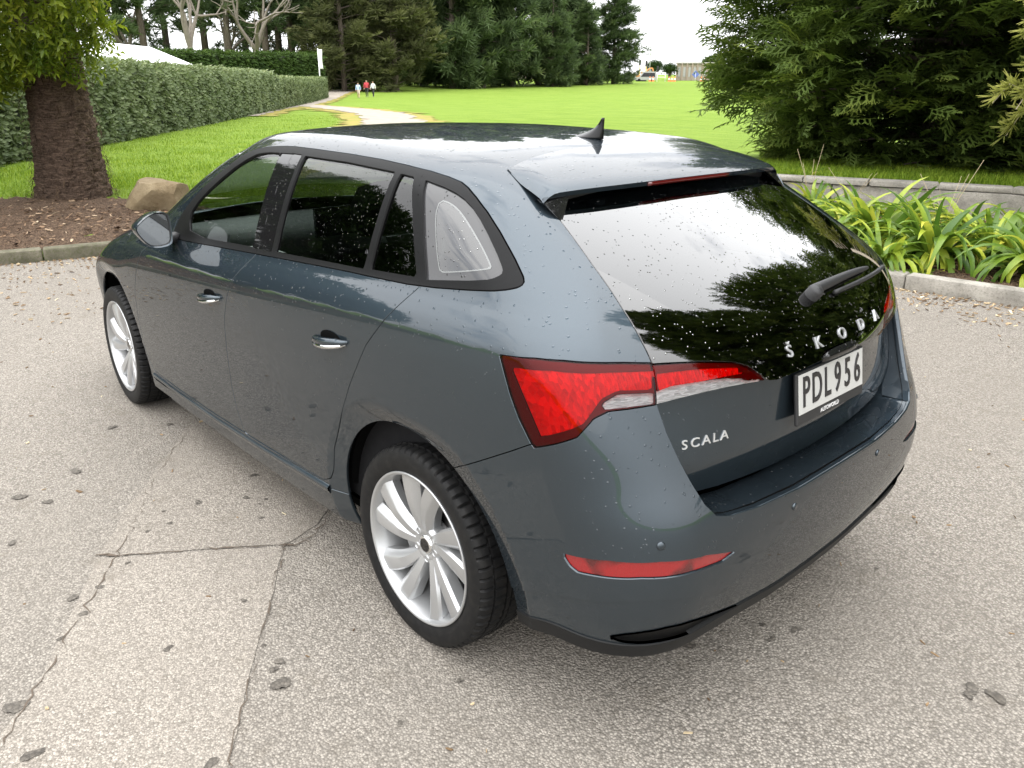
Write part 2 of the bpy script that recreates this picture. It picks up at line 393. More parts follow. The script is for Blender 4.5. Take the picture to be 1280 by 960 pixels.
def panel(name, sk, T, mat, parent, side='L', flange=.012, offset=0., fdir=None, nofl=None):
    if len(T) == 0: return None
    u, inv = np.unique(T, return_inverse=True); T = inv.reshape(-1, 3); V = sk.V[u]; N = sk.N[u]
    a = V[T[:, 1]]-V[T[:, 0]]; b = V[T[:, 2]]-V[T[:, 0]]; cr = np.cross(a, b); ar = np.linalg.norm(cr, axis=1); ok = ar > 1e-10
    T = T[ok]; fl = (cr[ok]*N[T].mean(1)).sum(1) < 0; T[fl] = T[fl][:, ::-1]
    V = V+N*offset
    E = np.concatenate([T[:, [0, 1]], T[:, [1, 2]], T[:, [2, 0]]]); key = np.sort(E, 1)
    _, ix, cn = np.unique(key, axis=0, return_index=True, return_counts=True); B = E[ix[cn == 1]]
    if side == 'C': B = B[~((np.abs(V[B[:, 0], 1]) < 1e-5) & (np.abs(V[B[:, 1], 1]) < 1e-5))]
    if nofl is not None: B = B[~(nofl(V[B[:, 0]]) & nofl(V[B[:, 1]]))]
    if flange and len(B):
        e = V[B[:, 1]]-V[B[:, 0]]; fn_ = np.cross(e, N[B[:, 0]]); fn_ /= np.linalg.norm(fn_, axis=1, keepdims=True)+1e-12
        acc = np.zeros_like(V); np.add.at(acc, B[:, 0], fn_); np.add.at(acc, B[:, 1], fn_)
        bv = np.unique(B); acc = acc[bv]; acc /= np.linalg.norm(acc, axis=1, keepdims=True)+1e-12
        # a small rounded lip: edge ring turned 45 degrees, then the flange going in
        mid = (acc+N[bv]); mid /= np.linalg.norm(mid, axis=1, keepdims=True)
        dr = -N[bv]*flange if fdir is None else np.tile(np.array(fdir)*flange, (len(bv), 1))
        n0 = len(V); m = len(bv); mp_ = -np.ones(n0, int); mp_[bv] = np.arange(m)
        V = np.concatenate([V, V[bv]-N[bv]*.0008+acc*.0004, V[bv]+dr]); N = np.concatenate([N, mid, acc])
        p, q = mp_[B[:, 0]], mp_[B[:, 1]]
        r0, r1 = n0, n0+m
        T = np.concatenate([T, np.stack([B[:, 1], B[:, 0], r0+p], 1), np.stack([B[:, 1], r0+p, r0+q], 1), np.stack([r0+q, r0+p, r1+p], 1), np.stack([r0+q, r1+p, r1+q], 1)])
    if side == 'R':
        V = V*[1, -1, 1]; N = N*[1, -1, 1]; T = T[:, ::-1]
    if side == 'C':
        n = len(V); mp2 = np.arange(n)+n; z = np.abs(V[:, 1]) < 1e-5; mp2[z] = np.where(z)[0]
        V[z, 1] = 0; N[z, 1] = 0; N[z] /= np.linalg.norm(N[z], axis=1, keepdims=True)+1e-12
        V = np.concatenate([V, V*[1, -1, 1]]); N = np.concatenate([N, N*[1, -1, 1]]); T = np.concatenate([T, mp2[T][:, ::-1]])
        u, inv = np.unique(T, return_inverse=True); T = inv.reshape(-1, 3); V, N = V[u], N[u]
    return mesh(name, V, np.ascontiguousarray(T), mat, parent, True, N)

# ------------------------------------------------------------------ car materials
def drops(t, scale=62, thr=.21):
    "small rain droplets as a height field"
    v = t.vor(scale, 'F1', 'Distance', t.coord()); keep = t.math('GREATER_THAN', t.noise(scale*.55, 0, .5, t.coord()), .50)
    h = t.math('MULTIPLY', t.math('SUBTRACT', thr, v, clamp=True), keep); return h
def paint():
    t = NT('slate_paint'); o = t.coord()
    fl = t.noise(1800, 1, .5, o); base = t.mix(fl, (.025, .035, .044), (.047, .063, .077))
    dirt = t.ramp(t.noise(3.2, 6, .62, o), [(.45, 0), (.75, 1)])
    z = t.n('ShaderNodeSeparateXYZ', {0: o}).outputs[2]
    low = t.ramp(z, [(.20, 1), (.62, 0)])
    dd = t.math('MULTIPLY', low, t.math('ADD', .06, t.math('MULTIPLY', dirt, .26)), clamp=True)
    base2 = t.mix(dd, base, (.09, .082, .07))
    rough = t.math('ADD', .40, t.math('MULTIPLY', dd, .3))
    nz = t.n('ShaderNodeSeparateXYZ', {0: t.n('ShaderNodeNewGeometry').outputs['Normal']}).outputs[2]
    h = t.math('MULTIPLY', drops(t, 62, .21), t.ramp(nz, [(.05, .22), (.45, 1)])); fine = t.math('MULTIPLY', t.noise(380, 2, .5, o), .0)
    nb = t.bump(h, 1.0, .018)
    cr = t.math('ADD', .018, t.math('MULTIPLY', dd, .32))
    return t.end(t.pbr(base=base2, metal=t.math('MULTIPLY', t.math('SUBTRACT', 1, dd), .80), rough=rough, coat=1.0, coatr=cr, coatn=nb, stint=(.12, .16, .20)))
def glassmat(name, tint, refl_boost=1.0, wet=True, dens=.18):
    t = NT(name)
    nb = t.bump(drops(t, 84, dens), 1.0, .018) if wet else None
    fr = t.n('ShaderNodeFresnel', {'IOR': 1.52})
    gl = t.n('ShaderNodeBsdfGlossy', {'Color': (1, 1, 1, 1), 'Roughness': .008})
    if nb is not None: t.l(nb, fr.inputs['Normal']); t.l(nb, gl.inputs['Normal'])
    tr = t.n('ShaderNodeBsdfTransparent', {'Color': (*tint, 1)})
    m = t.n('ShaderNodeMixShader'); t.l(t.math('MULTIPLY', fr.outputs[0], refl_boost, clamp=True), m.inputs[0]); t.l(tr.outputs[0], m.inputs[1]); t.l(gl.outputs[0], m.inputs[2])
    return t.end(m.outputs[0])
def glossblack(name, c=.008, wet=True):
    t = NT(name); k = {'normal': t.bump(drops(t, 66, .21), 1.0, .018)} if wet else {}
    return t.end(t.pbr(base=(c, c, c*1.05), rough=.03, spec=.6, **k))
M = {}
M['paint'] = paint()
M['shell'] = simple('inner_shell_black', (.004, .004, .004), .9, spec=.02)
M['glass_front'] = glassmat('front_side_glass', (.86, .94, .89), .85)
M['glass_rear'] = glassmat('privacy_glass', (.34, .38, .36), 1.0)
M['glass_back'] = glassmat('rear_window_glass', (.10, .11, .11), 2.1)
M['glass_quarter'] = glassmat('quarter_glass', (.40, .44, .42), 2.2)
M['glass_screen'] = glassmat('windscreen_glass', (.90, .97, .92), .8)
M['gloss'] = glossblack('piano_black')
M['frit'] = glossblack('glass_frit', .035)
M['trim'] = simple('window_rubber_trim', (.005, .0051, .0055), .45, spec=.12, var=.25, vscale=60, bump=.15, bscale=700, bdist=.001)
M['plastic'] = simple('black_textured_plastic', (.017, .017, .018), .55, var=.2, vscale=40, bump=.25, bscale=900, bdist=.001)
M['valance'] = simple('charcoal_lower_plastic', (.010, .0102, .0105), .5, spec=.2, var=.2, vscale=12, bump=.2, bscale=800, bdist=.001)
M['black_plastic'] = simple('recess_black', (.005, .005, .005), .5, spec=.15)
M['chrome'] = simple('chrome', (.78, .79, .80), .06, 1.0)
M['satin'] = simple('satin_silver', (.62, .63, .64), .25, 1.0)
M['interior'] = simple('dark_cabin_cloth', (.012, .012, .013), .9, spec=.08, var=.3, vscale=30)
M['dash'] = simple('dashboard_plastic', (.030, .034, .033), .6, spec=.2, var=.2, vscale=30)
M['headliner'] = simple('pale_headliner', (.30, .30, .29), .9)
M['paper'] = simple('white_paper', (.75, .76, .74), .6)

car = empty('car', (0, 0, 0))
tag(car, 'dark slate grey five door hatchback car wet with rain, parked on the chip sealed road', 'car')

# ------------------------------------------------------------------ body half mesh
_body = lambda x, y, z: body(x, y, z)
V0, T0 = nets(_body, (-1.0, -.03, .10), (3.62, .95, 1.56), .0125)
g = grad(_body, V0); N0 = g/np.linalg.norm(g, axis=1, keepdims=True)
sk = Skin(V0, N0)
_, T = sk.split(T0, sk.V[:, 1])                                             # keep the left half
m_ = np.abs(sk.V[:, 1]) < 1e-7; sk.V[m_, 1] = 0
z_low = lambda x: .225+.045*sstep(-.3, -.6, x)+.03*sstep(2.9, 3.3, x)
_, T = sk.split(T, sk.V[:, 2]-z_low(sk.V[:, 0])-.028*sstep(-.3, -.55, sk.V[:, 0])*sstep(.15, .45, sk.V[:, 1]))
for (cx, cz, r) in ARC:
    _, T = sk.split(T, np.hypot(sk.V[:, 0]-cx, np.maximum(sk.V[:, 2]-cz, -.10))-r)
# put mesh edges on the creases so that they stay sharp
def crease(T, d):
    a, b = sk.split(T, d); return np.concatenate([a, b])
for dz in (0, .011, -.011): T = crease(T, sk.V[:, 2]-ZT(sk.V[:, 0])-dz)
for (cx, cz, r) in ARC:
    for dr in (.075, .088, .062): T = crease(T, np.hypot(sk.V[:, 0]-cx, sk.V[:, 2]-cz)-(r+dr))
xz = lambda P, poly: sd(poly, P[:, 0], P[:, 2])
ys = lambda P, poly: sd(poly, P[:, 1], P[:, 0]+P[:, 2])
uz = lambda P, poly: sd(poly, P[:, 0]+P[:, 1], P[:, 2])
yx = lambda P, poly: sd(poly, P[:, 1], P[:, 0])
# outlines read off the photograph, in car coordinates
BELT = [(1.805, 1.012), (1.59, 1.024), (.975, 1.066), (.385, 1.106), (.2, 1.115), (-.015, 1.127), (-.265, 1.159)]
DLO = chaikin([(1.80, 1.012), (1.77, 1.065), (1.72, 1.137), (1.607, 1.226), (1.443, 1.33), (1.33, 1.382), (1.20, 1.412), (1.05, 1.424), (.918, 1.428), (.441, 1.426), (.157, 1.413), (.012, 1.394), (-.054, 1.371), (-.168, 1.312), (-.336, 1.203), (-.356, 1.184), (-.338, 1.172), (-.265, 1.157), (-.015, 1.127), (.2, 1.115), (.385, 1.106), (.975, 1.066), (1.59, 1.024)], 1, (0,))
BLINE = [(.925, 1.44), (.971, 1.062), (1.049, .977), (1.10, .90), (1.138, .807), (1.152, .68), (1.158, .535), (1.150, .43), (1.128, .352), (1.11, .336)]
CLINE = [(.150, 1.43), (-.012, 1.125), (.069, 1.030), (.154, .938), (.251, .791), (.342, .63), (.402, .524), (.432, .43), (.455, .39), (.50, .368), (.56, .362)]
FDOOR = [(1.795, 1.02), (1.93, .985), (2.03, .93), (2.075, .88), (2.13, .80), (2.172, .72), (2.192, .60), (2.19, .47), (2.165, .37), (2.12, .33), (1.788, .322), (1.421, .325), (1.11, .336)]+BLINE[::-1][1:]+[(1.3, 1.44), (1.75, 1.20)]
RDOOR = [(.925, 1.44), (.971, 1.062)]+BLINE[2:]+[(.935, .343), (.692, .357)]+CLINE[::-1]+[(.15, 1.44)]
FGL = chaikin([(1.60, 1.046), (1.016, 1.084), (1.022, 1.402), (1.13, 1.398), (1.229, 1.383), (1.394, 1.311), (1.571, 1.200), (1.655, 1.118)], 1, (1, 2))
RGL = [(.832, 1.093), (.83, 1.404), (.544, 1.404), (.257, 1.396), (.268, 1.127), (.534, 1.112)]
SGL = [(.229, 1.394), (.160, 1.390), (.010, 1.146), (.238, 1.131)]
QGL = chaikin([(.109, 1.386), (.003, 1.370), (-.075, 1.345), (-.155, 1.299), (-.276, 1.214), (-.290, 1.197), (-.251, 1.179), (-.030, 1.146)], 1, (0, 7))
QCL = chaikin([(.040, 1.348), (-.032, 1.342), (-.120, 1.296), (-.248, 1.212), (-.244, 1.205), (-.084, 1.172), (-.062, 1.176)], 2)
HATCH = [(-.3, 1.458), (.056, 1.455), (.2, 1.446), (.354, 1.426), (.45, 1.40), (.526, 1.366), (.530, 1.28), (.535, 1.186), (.553, 1.021), (.588, .795), (.614, .575), (.624, .444), (.626, .36), (.640, .247), (.630, .16), (.612, .067), (.590, -.03), (.572, -.10), (.545, -.15), (.50, -.172), (.40, -.195), (.225, -.214), (-.3, -.218)]
GLASSB = [(-.3, .150), (.20, .150), (.290, .155), (.321, .167), (.374, .238), (.414, .270), (.50, .315), (.626, .376)]
LAMPQ = chaikin([(.472, 1.037), (.309, 1.053), (.10, 1.045), (-.043, 1.034), (-.0495, 1.0), (-.052, .945), (.015, .943), (.138, .943), (.209, .884), (.352, .835), (.419, .918)], 1, (0, 3, 5, 8, 9))
LAMPRED = [(.437, 1.014), (.30, 1.028), (.10, 1.026), (-.040, 1.019), (-.040, .979), (.076, .986), (.128, .972), (.190, .915), (.232, .900), (.334, .866)]
LAMPCLR = [(-.046, .972), (.082, .978), (.128, .962), (.137, .947), (-.046, .947)]
HLAMP = [(.628, .372), (.50, .312), (.412, .267), (.374, .234), (.325, .166), (.45, .201), (.638, .250)]
HLRED = [(.621, .338), (.50, .29), (.40, .245), (.37, .214), (.50, .250), (.626, .289)]
FOG = [(.250, .580), (.17, .588), (.091, .596), (-.08, .597), (-.244, .583), (-.364, .556), (-.312, .545), (-.197, .553), (-.017, .558), (.141, .547), (.195, .542), (.222, .552)]
BUMP = [(-.20, .67), (-.325, .741), (-.431, .803), (-.487, .837), (-.53, .86), (-.60, .97), (-1.2, .97), (-1.2, 0), (-.20, 0)]
VAL = [(.75, .20), (.52, .30), (.385, .404), (.30, .435), (.179, .466), (.05, .490), (-.077, .497), (-.25, .474), (-.401, .442), (-.70, .395), (-1.3, .382), (-1.3, 0), (.75, 0)]

def both(name, T, mat, parent=(car, car), **k):
    "a left part and its mirrored right twin"
    return panel(name, sk, T, mat, parent[0], 'L', **k), panel(name, sk, T, mat, parent[1], 'R', **k)
# dark inner shell (behind shut lines and round the cabin)
inner = lambda P: np.minimum.reduce([xz(P, DLO)+.022, yx(P, [(-.5, 1.56), (.5, 1.47), (.67, 2.18), (.57, 2.31), (-.5, 2.42)]), ys(P, HATCH)+.004])
Vc, Tc = nets(_body, (-1.0, -.08, .10), (3.62, .95, 1.56), .035); gc = grad(_body, Vc); ck = Skin(Vc, gc/np.linalg.norm(gc, axis=1, keepdims=True))
_, Tc = ck.split(Tc, ck.V[:, 1]); ck.V[np.abs(ck.V[:, 1]) < 1e-7, 1] = 0
_, Tc = ck.split(Tc, ck.V[:, 2]-z_low(ck.V[:, 0])-.04)
for (cx, cz, r) in ARC: _, Tc = ck.split(Tc, np.hypot(ck.V[:, 0]-cx, np.maximum(ck.V[:, 2]-cz, -.10))-r-.01)
Tsh, _ = ck.split(Tc, -inner(ck.V))
panel('body_shell', ck, Tsh, M['shell'], car, 'C', flange=0, offset=-.022)
# ---- windows
Tw, T = sk.take(T, lambda P: xz(P, DLO), .003)
Tfg, Tw = sk.take(Tw, lambda P: xz(P, FGL), .0)
Trg, Tw = sk.take(Tw, lambda P: xz(P, RGL), .0)
Tsg, Tw = sk.take(Tw, lambda P: xz(P, SGL), .0)
Tqg, Tw = sk.take(Tw, lambda P: xz(P, QGL), .0)
# ---- tailgate opening and what fills it
Th, T = sk.take(T, lambda P: np.maximum(ys(P, HATCH), P[:, 0]-.4), .0044)
# ---- doors
Tfd, T = sk.take(T, lambda P: np.maximum.reduce([xz(P, FDOOR), .35-P[:, 1], P[:, 2]-1.09]), .0042)
Trd, T = sk.take(T, lambda P: np.maximum.reduce([xz(P, RDOOR), .35-P[:, 1], P[:, 2]-1.16]), .0042)
# ---- lamps, bumper
Tlq, T = sk.take(T, lambda P: np.maximum(uz(P, LAMPQ), P[:, 0]), .0030)
Tb, T = sk.take(T, lambda P: xz(P, BUMP), .0036)
Tfog, Tb = sk.take(Tb, lambda P: uz(P, FOG), .0030)
Tval, Tb = sk.take(Tb, lambda P: uz(P, VAL), .0)
# ---- front end
Tws, T = sk.take(T, lambda P: np.maximum(yx(P, [(-.5, 1.55), (.3, 1.53), (.50, 1.46), (.695, 2.19), (.6, 2.33), (.3, 2.43), (-.5, 2.45)]), .95-P[:, 2]), .004)
Tbo, T = sk.take(T, lambda P: np.maximum(yx(P, [(-.5, 2.49), (.4, 2.47), (.70, 2.36), (.745, 2.55), (.745, 3.0), (.65, 3.25), (.3, 3.42), (-.5, 3.44)]), .74-P[:, 2]), .004)
Thd, T = sk.take(T, lambda P: np.maximum(xz(P, [(2.98, .66), (2.93, .77), (3.12, .765), (3.55, .72), (3.55, .63)]), .36-P[:, 1]), .003)
Tgr, T = sk.take(T, lambda P: sd([(-1, .52), (.34, .52), (.40, .66), (.36, .71), (-1, .71)], P[:, 1], P[:, 2])+np.where(P[:, 0] > 3.0, 0, 9), .003)
Tfb, T = sk.take(T, lambda P: xz(P, [(3.01, 0), (3.01, .60), (3.1, .655), (3.7, .655), (3.7, 0)]), .0036)
Tfe, T = sk.take(T, lambda P: xz(P, [(1.97, .0), (1.97, 1.0), (2.2, 1.03), (3.7, 1.03), (3.7, 0)]), .0)
Tsi, T = sk.take(T, lambda P: xz(P, [(.30, 0), (.30, .345), (2.4, .345), (2.4, 0)]), .0)
Tro, T = sk.take(T, lambda P: np.maximum(P[:, 1]-.53, 1.33-P[:, 2]), .0)

panel('roof', sk, Tro, M['paint'], car, 'C', flange=0)
both('rear_quarter_panel', T, M['paint'], nofl=lambda P: (np.abs(P[:, 1]-.53) < 1e-3) | (np.abs(P[:, 2]-1.33) < 1e-3) | (np.abs(P[:, 2]-.345) < 1e-3))
both('front_wing', Tfe, M['paint'])
both('sill', Tsi, M['paint'], offset=.003)
panel('bonnet', sk, Tbo, M['paint'], car, 'C')
panel('front_bumper', sk, Tfb, M['paint'], car, 'C')
panel('grille', sk, Tgr, M['plastic'], car, 'C', offset=-.01)
hd = both('headlamp', Thd, glassmat('headlamp_lens', (.55, .57, .6), 1.3))
panel('windscreen', sk, Tws, M['glass_screen'], car, 'C', offset=-.004, flange=.004)
fd = both('front_door', Tfd, M['paint']); rd = both('rear_door', Trd, M['paint'])
bumper = panel('rear_bumper', sk, Tb, M['paint'], car, 'C', flange=.012)
Tlip, Tval = sk.split(Tval, sk.V[:, 2]-z_low(sk.V[:, 0])-.028*sstep(-.3, -.55, sk.V[:, 0])*sstep(.15, .45, sk.V[:, 1])-.045)
Tex, Tval = sk.take(Tval, lambda P: uz(P, chaikin([(.10, .362), (0, .391), (-.167, .404), (-.358, .360), (-.445, .338), (-.367, .322), (-.241, .340), (-.115, .352), (-.004, .350)], 1)), .002)
both('exhaust_recess', Tex, M['black_plastic'], (bumper, bumper), offset=-.012, flange=-.012)
panel('lower_valance', sk, Tval, M['paint'], bumper, 'C', flange=.0, offset=-.004)
panel('bumper_lip', sk, Tlip, M['valance'], bumper, 'C', flange=.02, offset=.001)
# shelf of the bumper under the tailgate: the cut edge carried forward
# ---- window pieces
bl = lambda P: line_d(BLINE, P[:, 0], P[:, 2]); clf = lambda P: line_d([(.151, 1.43), (-.013, 1.125)], P[:, 0], P[:, 2])
_, Tw = sk.split(Tw, bl(sk.V)-.0022); _, Tw = sk.split(Tw, clf(sk.V)-.0018)
Tfr, Tw = sk.split(Tw, -(sk.V[:, 0]-np.interp(sk.V[:, 2], [1.062, 1.44], [.971, .925])))       # ahead of the B line
Tpf, Tfr = sk.split(Tfr, sd([(1.019, 1.08), (1.022, 1.402), (.89, 1.406), (.92, 1.082)], sk.V[:, 0], sk.V[:, 2]))
Tqt, Tw = sk.split(Tw, sk.V[:, 0]-np.interp(sk.V[:, 2], [1.125, 1.43], [-.013, .151]))
Tpr, Tw = sk.split(Tw, sd([(.858, 1.088), (.853, 1.406), (.96, 1.406), (1.0, 1.082)], sk.V[:, 0], sk.V[:, 2]))
for (d, q, nm) in ((fd, Tfr, 'window_trim'), (rd, Tw, 'window_trim')): both(nm, q, M['trim'], d, offset=.0022, flange=.012)
both('pillar_cover', Tpf, M['gloss'], fd, offset=-.0015); both('pillar_cover', Tpr, M['gloss'], rd, offset=-.0015)
both('window_glass', Tfg, M['glass_front'], fd, offset=-.005, flange=0)
both('window_glass', Trg, M['glass_rear'], rd, offset=-.005, flange=0); both('quarter_light', Tsg, M['glass_rear'], rd, offset=-.005, flange=0)
qw = both('rear_side_window', Tqt, M['trim'], offset=.0022, flange=.014)
Tqc, Tqf = sk.split(Tqg, xz(sk.V, QCL))
both('window_glass', Tqc, M['glass_quarter'], qw, offset=-.004, flange=0); both('frit_band', Tqf, M['frit'], qw, offset=-.004, flange=0)
_, Tl = sk.split(Tqc, xz(sk.V, QCL)+.0032)
both('frit_edge', Tl, simple('pale_frit_line', (.16, .165, .165), .3), qw, offset=-.0034, flange=0)
# ---- tailgate pieces
gl_poly = GLASSB+[(.700, .40), (.70, 1.17), (-.3, 1.17)]
Tgl, Th = sk.take(Th, lambda P: ys(P, gl_poly), .0)
Thl, Th = sk.take(Th, lambda P: ys(P, HLAMP), .0020)
Ttop, Th = sk.split(Th, 1.17-(sk.V[:, 0]+sk.V[:, 2]))
# tailgate lower skin on its own, set in below the overhanging glass
gy, gz = np.meshgrid(np.linspace(0, .70, 66), np.linspace(.62, 1.0, 52), indexing='ij'); gx = Xhatch(gy, gz)
hv = np.stack([gx, gy, gz], -1).reshape(-1, 3); ii = np.arange(66*52).reshape(66, 52)
q4 = np.stack([ii[:-1, :-1], ii[1:, :-1], ii[1:, 1:], ii[:-1, 1:]], -1).reshape(-1, 4)
e_ = 1e-4; hn = np.stack([-np.ones(len(hv)), (Xhatch(hv[:, 1]+e_, hv[:, 2])-Xhatch(hv[:, 1]-e_, hv[:, 2]))/(2*e_), (Xhatch(hv[:, 1], hv[:, 2]+e_)-Xhatch(hv[:, 1], hv[:, 2]-e_))/(2*e_)], 1)
hn /= np.linalg.norm(hn, axis=1, keepdims=True); hn[:, 1] = np.where(hv[:, 1] < 1e-6, 0, hn[:, 1])
hs = Skin(hv, hn); HT = np.concatenate([q4[:, [0, 1, 2]], q4[:, [0, 2, 3]]])
HT, _ = hs.split(HT, sd([(-.3, .660), (.22, .664), (.42, .674), (.52, .684), (.556, .70), (.585, .755), (.612, .825), (.634, .90), (.640, .99), (-.3, .99)], hs.V[:, 1], hs.V[:, 2]))
tailgate = panel('tailgate', hs, HT, M['paint'], car, 'C', flange=.02)
rear_glass = panel('rear_window', sk, Tgl, M['glass_back'], tailgate, 'C', flange=.045, fdir=(1, 0, 0))
Tgb, _ = sk.split(Tgl, np.minimum(-(ys(sk.V, [(-.3, .30), (.30, .30), (.52, .42), (.525, .62), (.48, 1.0), (.44, 1.10), (-.3, 1.12)])), 9))
panel('window_border', sk, Tgb, M['gloss'], rear_glass, 'C', flange=.0, offset=-.0012)
# bumper: ledge under the tailgate (from the opening's rim inwards)
def rim_strip(poly_y, depth, name, mat, parent, lift=.0):
    "ledge from the bumper's upper edge forward to the tailgate"
    rows = []
    for y in poly_y:
        lo, hi = .55, .95
        s0 = np.interp(abs(y), [p[0] for p in HATCH[-8:][::-1]], [p[1] for p in HATCH[-8:][::-1]])-.003
        for _ in range(40):
            mid = (lo+hi)/2
            if Xrear(abs(y), mid)+mid < s0: lo = mid
            else: hi = mid
        x = float(Xrear(abs(y), lo)); rows.append([(x+depth*k/4-.0006, y, lo-.0012*k+lift-.004*(k == 0)) for k in range(5)])
    return loft(rows, closed=False)
yy = np.linspace(-.585, .585, 61)
Vr, Fr = rim_strip(yy, .13, 'bumper_ledge', None, bumper)
mesh('bumper_ledge', Vr, [f[::-1] for f in Fr], M['paint'], bumper)
# side cheeks of the opening
for s in (1, -1):
    rows = []
    for (py_, ps) in [(.545, -.15), (.572, -.10), (.590, -.03), (.612, .067), (.630, .16), (.640, .247)]:
        lo, hi = .6, 1.0
        for _ in range(40):
            mid = (lo+hi)/2
            if Xrear(py_+.003, mid)+mid < ps: lo = mid
            else: hi = mid
        x = float(Xrear(py_+.003, lo)); rows.append([(x+k*.03-.0005, s*(py_+.0026-.002*k), lo) for k in range(4)])
    Vc, Fc_ = loft(rows, closed=False); mesh('opening_cheek', Vc, Fc_, M['paint'], bumper)
# ------------------------------------------------------------------ roof spoiler
def spoiler():
    vv = np.sign(np.linspace(-1, 1, 57))*np.abs(np.linspace(-1, 1, 57))**.8; rows = []
    for v in vv:
        a = abs(v); prof = []; edge = a > .999
        xs0 = -.050*a**2.2+.002; zs0 = 1.4585-.011*a**2-.031*a**4
        xt = -.285+.050*a**2.5; zt = 1.3880-.008*a**2-.006*a**8
        for t in (0, .12, .25, .4, .55, .7, .82, .91, .965, 1.0):
            y = v*(.5245+.046*t**.7); x = xs0+(xt-xs0)*t; bul = .011*math.sin(math.pi*min(t, 1))*(1-.5*a**6)
            z = zs0+(zt-zs0)*t+bul-.006*max(0, (t-.88)/.12)**2-.020*max(0, (a-.92)/.08)**2*min(1, t*2.2)
            prof.append((x, y, z))
        y = v*.569
        prof += [(xt+.003, y*.999, zt-.012), (xt+.007, y*.998, zt-.019), (xt+.05, y*.99, zt-.024), (-.14, y*.97, zt-.016)]
        rows.append(prof)
    parts = [loft(rows, closed=False)]
    bc = np.array([(-.048, .524, 1.414), (-.113, .528, 1.390), (-.174, .533, 1.360), (-.23, .541, 1.333), (-.283, .551, 1.304)]); tq = np.linspace(0, 1, 5)
    for r_, sg_ in ((rows[0], -1), (rows[-1], 1)):                 # closing face down to the rim of the tailgate opening
        strip = []
        for t, p in zip((0, .12, .25, .4, .55, .7, .82, .91, .965, 1.0), r_[:10]):
            q = np.array([np.interp(t, tq, bc[:, k]) for k in range(3)])*[1, sg_, 1]; p = np.array(p); strip.append([tuple(p), tuple(p*.55+q*.45+[0, sg_*.004, .004]), tuple(q)])
        parts.append(loft(strip, closed=False))
    return join(parts), rows
(V, F), srows = spoiler()
sp = mesh('roof_spoiler', V, F, M['paint'], tailgate); sp.data.set_sharp_from_angle(angle=math.radians(50))
M['black_gap'] = simple('spoiler_underside_black', (.006, .006, .007), .4)
V, F = join([boxvf((-.150, 0, 1.352), (.14, 1.00, .012))]); mesh('spoiler_underside', V, F, M['black_gap'], sp, False)
for s, tip in ((-1, srows[0]), (1, srows[-1])):
    T_ = np.array(tip[9]); E_ = np.array(srows[5 if s < 0 else -6][11]); C_ = np.array([-.285, s*.550, 1.303]); n_ = np.array([.006, 0, .002])
    mesh('air_fin', [T_, E_, C_, T_+n_*4, E_+n_*4, C_+n_*4], [(0, 1, 2), (5, 4, 3), (0, 3, 4, 1), (1, 4, 5, 2), (2, 5, 3, 0)], M['gloss'], sp, False)
br = []
for i in range(21):
    y = -.20+.02*i; a = abs(y)/.6; x = -.285+.050*a**2.5-.0015; z = 1.3880-.008*a**2
    br.append([(x, y, z-.0085), (x+.0015, y, z-.019), (x+.010, y, z-.019), (x+.010, y, z-.0085)])
V, F = loft(br, cap=True); mesh('high_brake_light', V, F, simple('dark_red_lens', (.07, .003, .004), .12, coat=1.0), sp)
# ------------------------------------------------------------------ rear lamps
def lens(name, tint):
    t = NT(name); nb = t.bump(drops(t, 100, .16), .7, .008); fr = t.n('ShaderNodeFresnel', {'IOR': 1.32}); gl = t.n('ShaderNodeBsdfGlossy', {'Roughness': .02})
    t.l(nb, gl.inputs['Normal']); t.l(nb, fr.inputs['Normal'])
    tr = t.n('ShaderNodeBsdfTransparent', {'Color': (*tint, 1)}); m = t.n('ShaderNodeMixShader'); t.l(fr.outputs[0], m.inputs[0]); t.l(tr.outputs[0], m.inputs[1]); t.l(gl.outputs[0], m.inputs[2])
    return t.end(m.outputs[0])
def facets(name, base, scale=(45, 190, 60), rot=.5, rough=.25):
    t = NT(name); mp_ = t.n('ShaderNodeMapping', {'Rotation': (rot, .35, 0), 'Scale': scale}); t.l(t.coord(), mp_.inputs[0])
    v = t.vor(1.0, 'F1', 'Color', mp_.outputs[0], .75); r_ = t.n('ShaderNodeSeparateXYZ', {0: v}).outputs[0]
    b = t.mix(r_, tuple(c*.66 for c in base), tuple(min(1, c*1.2) for c in base)); vn = t.vor(1.0, 'F1', 'Distance', mp_.outputs[0], .75)
    return t.end(t.pbr(base=b, rough=rough, spec=.6, normal=t.bump(vn, .55, .005), emis=b, emstr=0))
M['red_lens'] = lens('red_lamp_lens', (.95, .10, .10)); M['clear_lens'] = lens('clear_lamp_lens', (.86, .86, .86))
M['red_ref'] = facets('red_reflector', (.46, .006, .011)); M['dark_ref'] = simple('dark_lamp_housing', (.030, .002, .003), .3)
M['silver_ref'] = facets('silver_reflector', (.36, .36, .36), (60, 60, 300), 0); M['red_bar'] = simple('red_light_bar', (.95, .03, .035), .25)
def lamp(name, T, red, clr, S, coordf, par):
    a, rest = (S.split(T, coordf(S.V, clr)) if clr else (None, T))
    L_, R_ = both(name, rest, M['red_lens'], par, flange=.012)
    if clr: both('clear_lens', a, M['clear_lens'], (L_, R_), flange=0)
    ri, ro = S.split(rest, coordf(S.V, red))
    both('red_reflector', ri, M['red_ref'], (L_, R_), flange=.010, offset=-.012); both('lamp_housing', ro, M['dark_ref'], (L_, R_), flange=0, offset=-.009)
    if clr: both('reverse_reflector', a, M['silver_ref'], (L_, R_), flange=0, offset=-.012)
    return L_, R_
lamp('tail_lamp', Tlq, LAMPRED, LAMPCLR, sk, uz, (car, car))
HLCLR = [(.60, .285), (.45, .232), (.34, .178), (.325, .166), (.45, .199), (.64, .249), (.64, .29)]
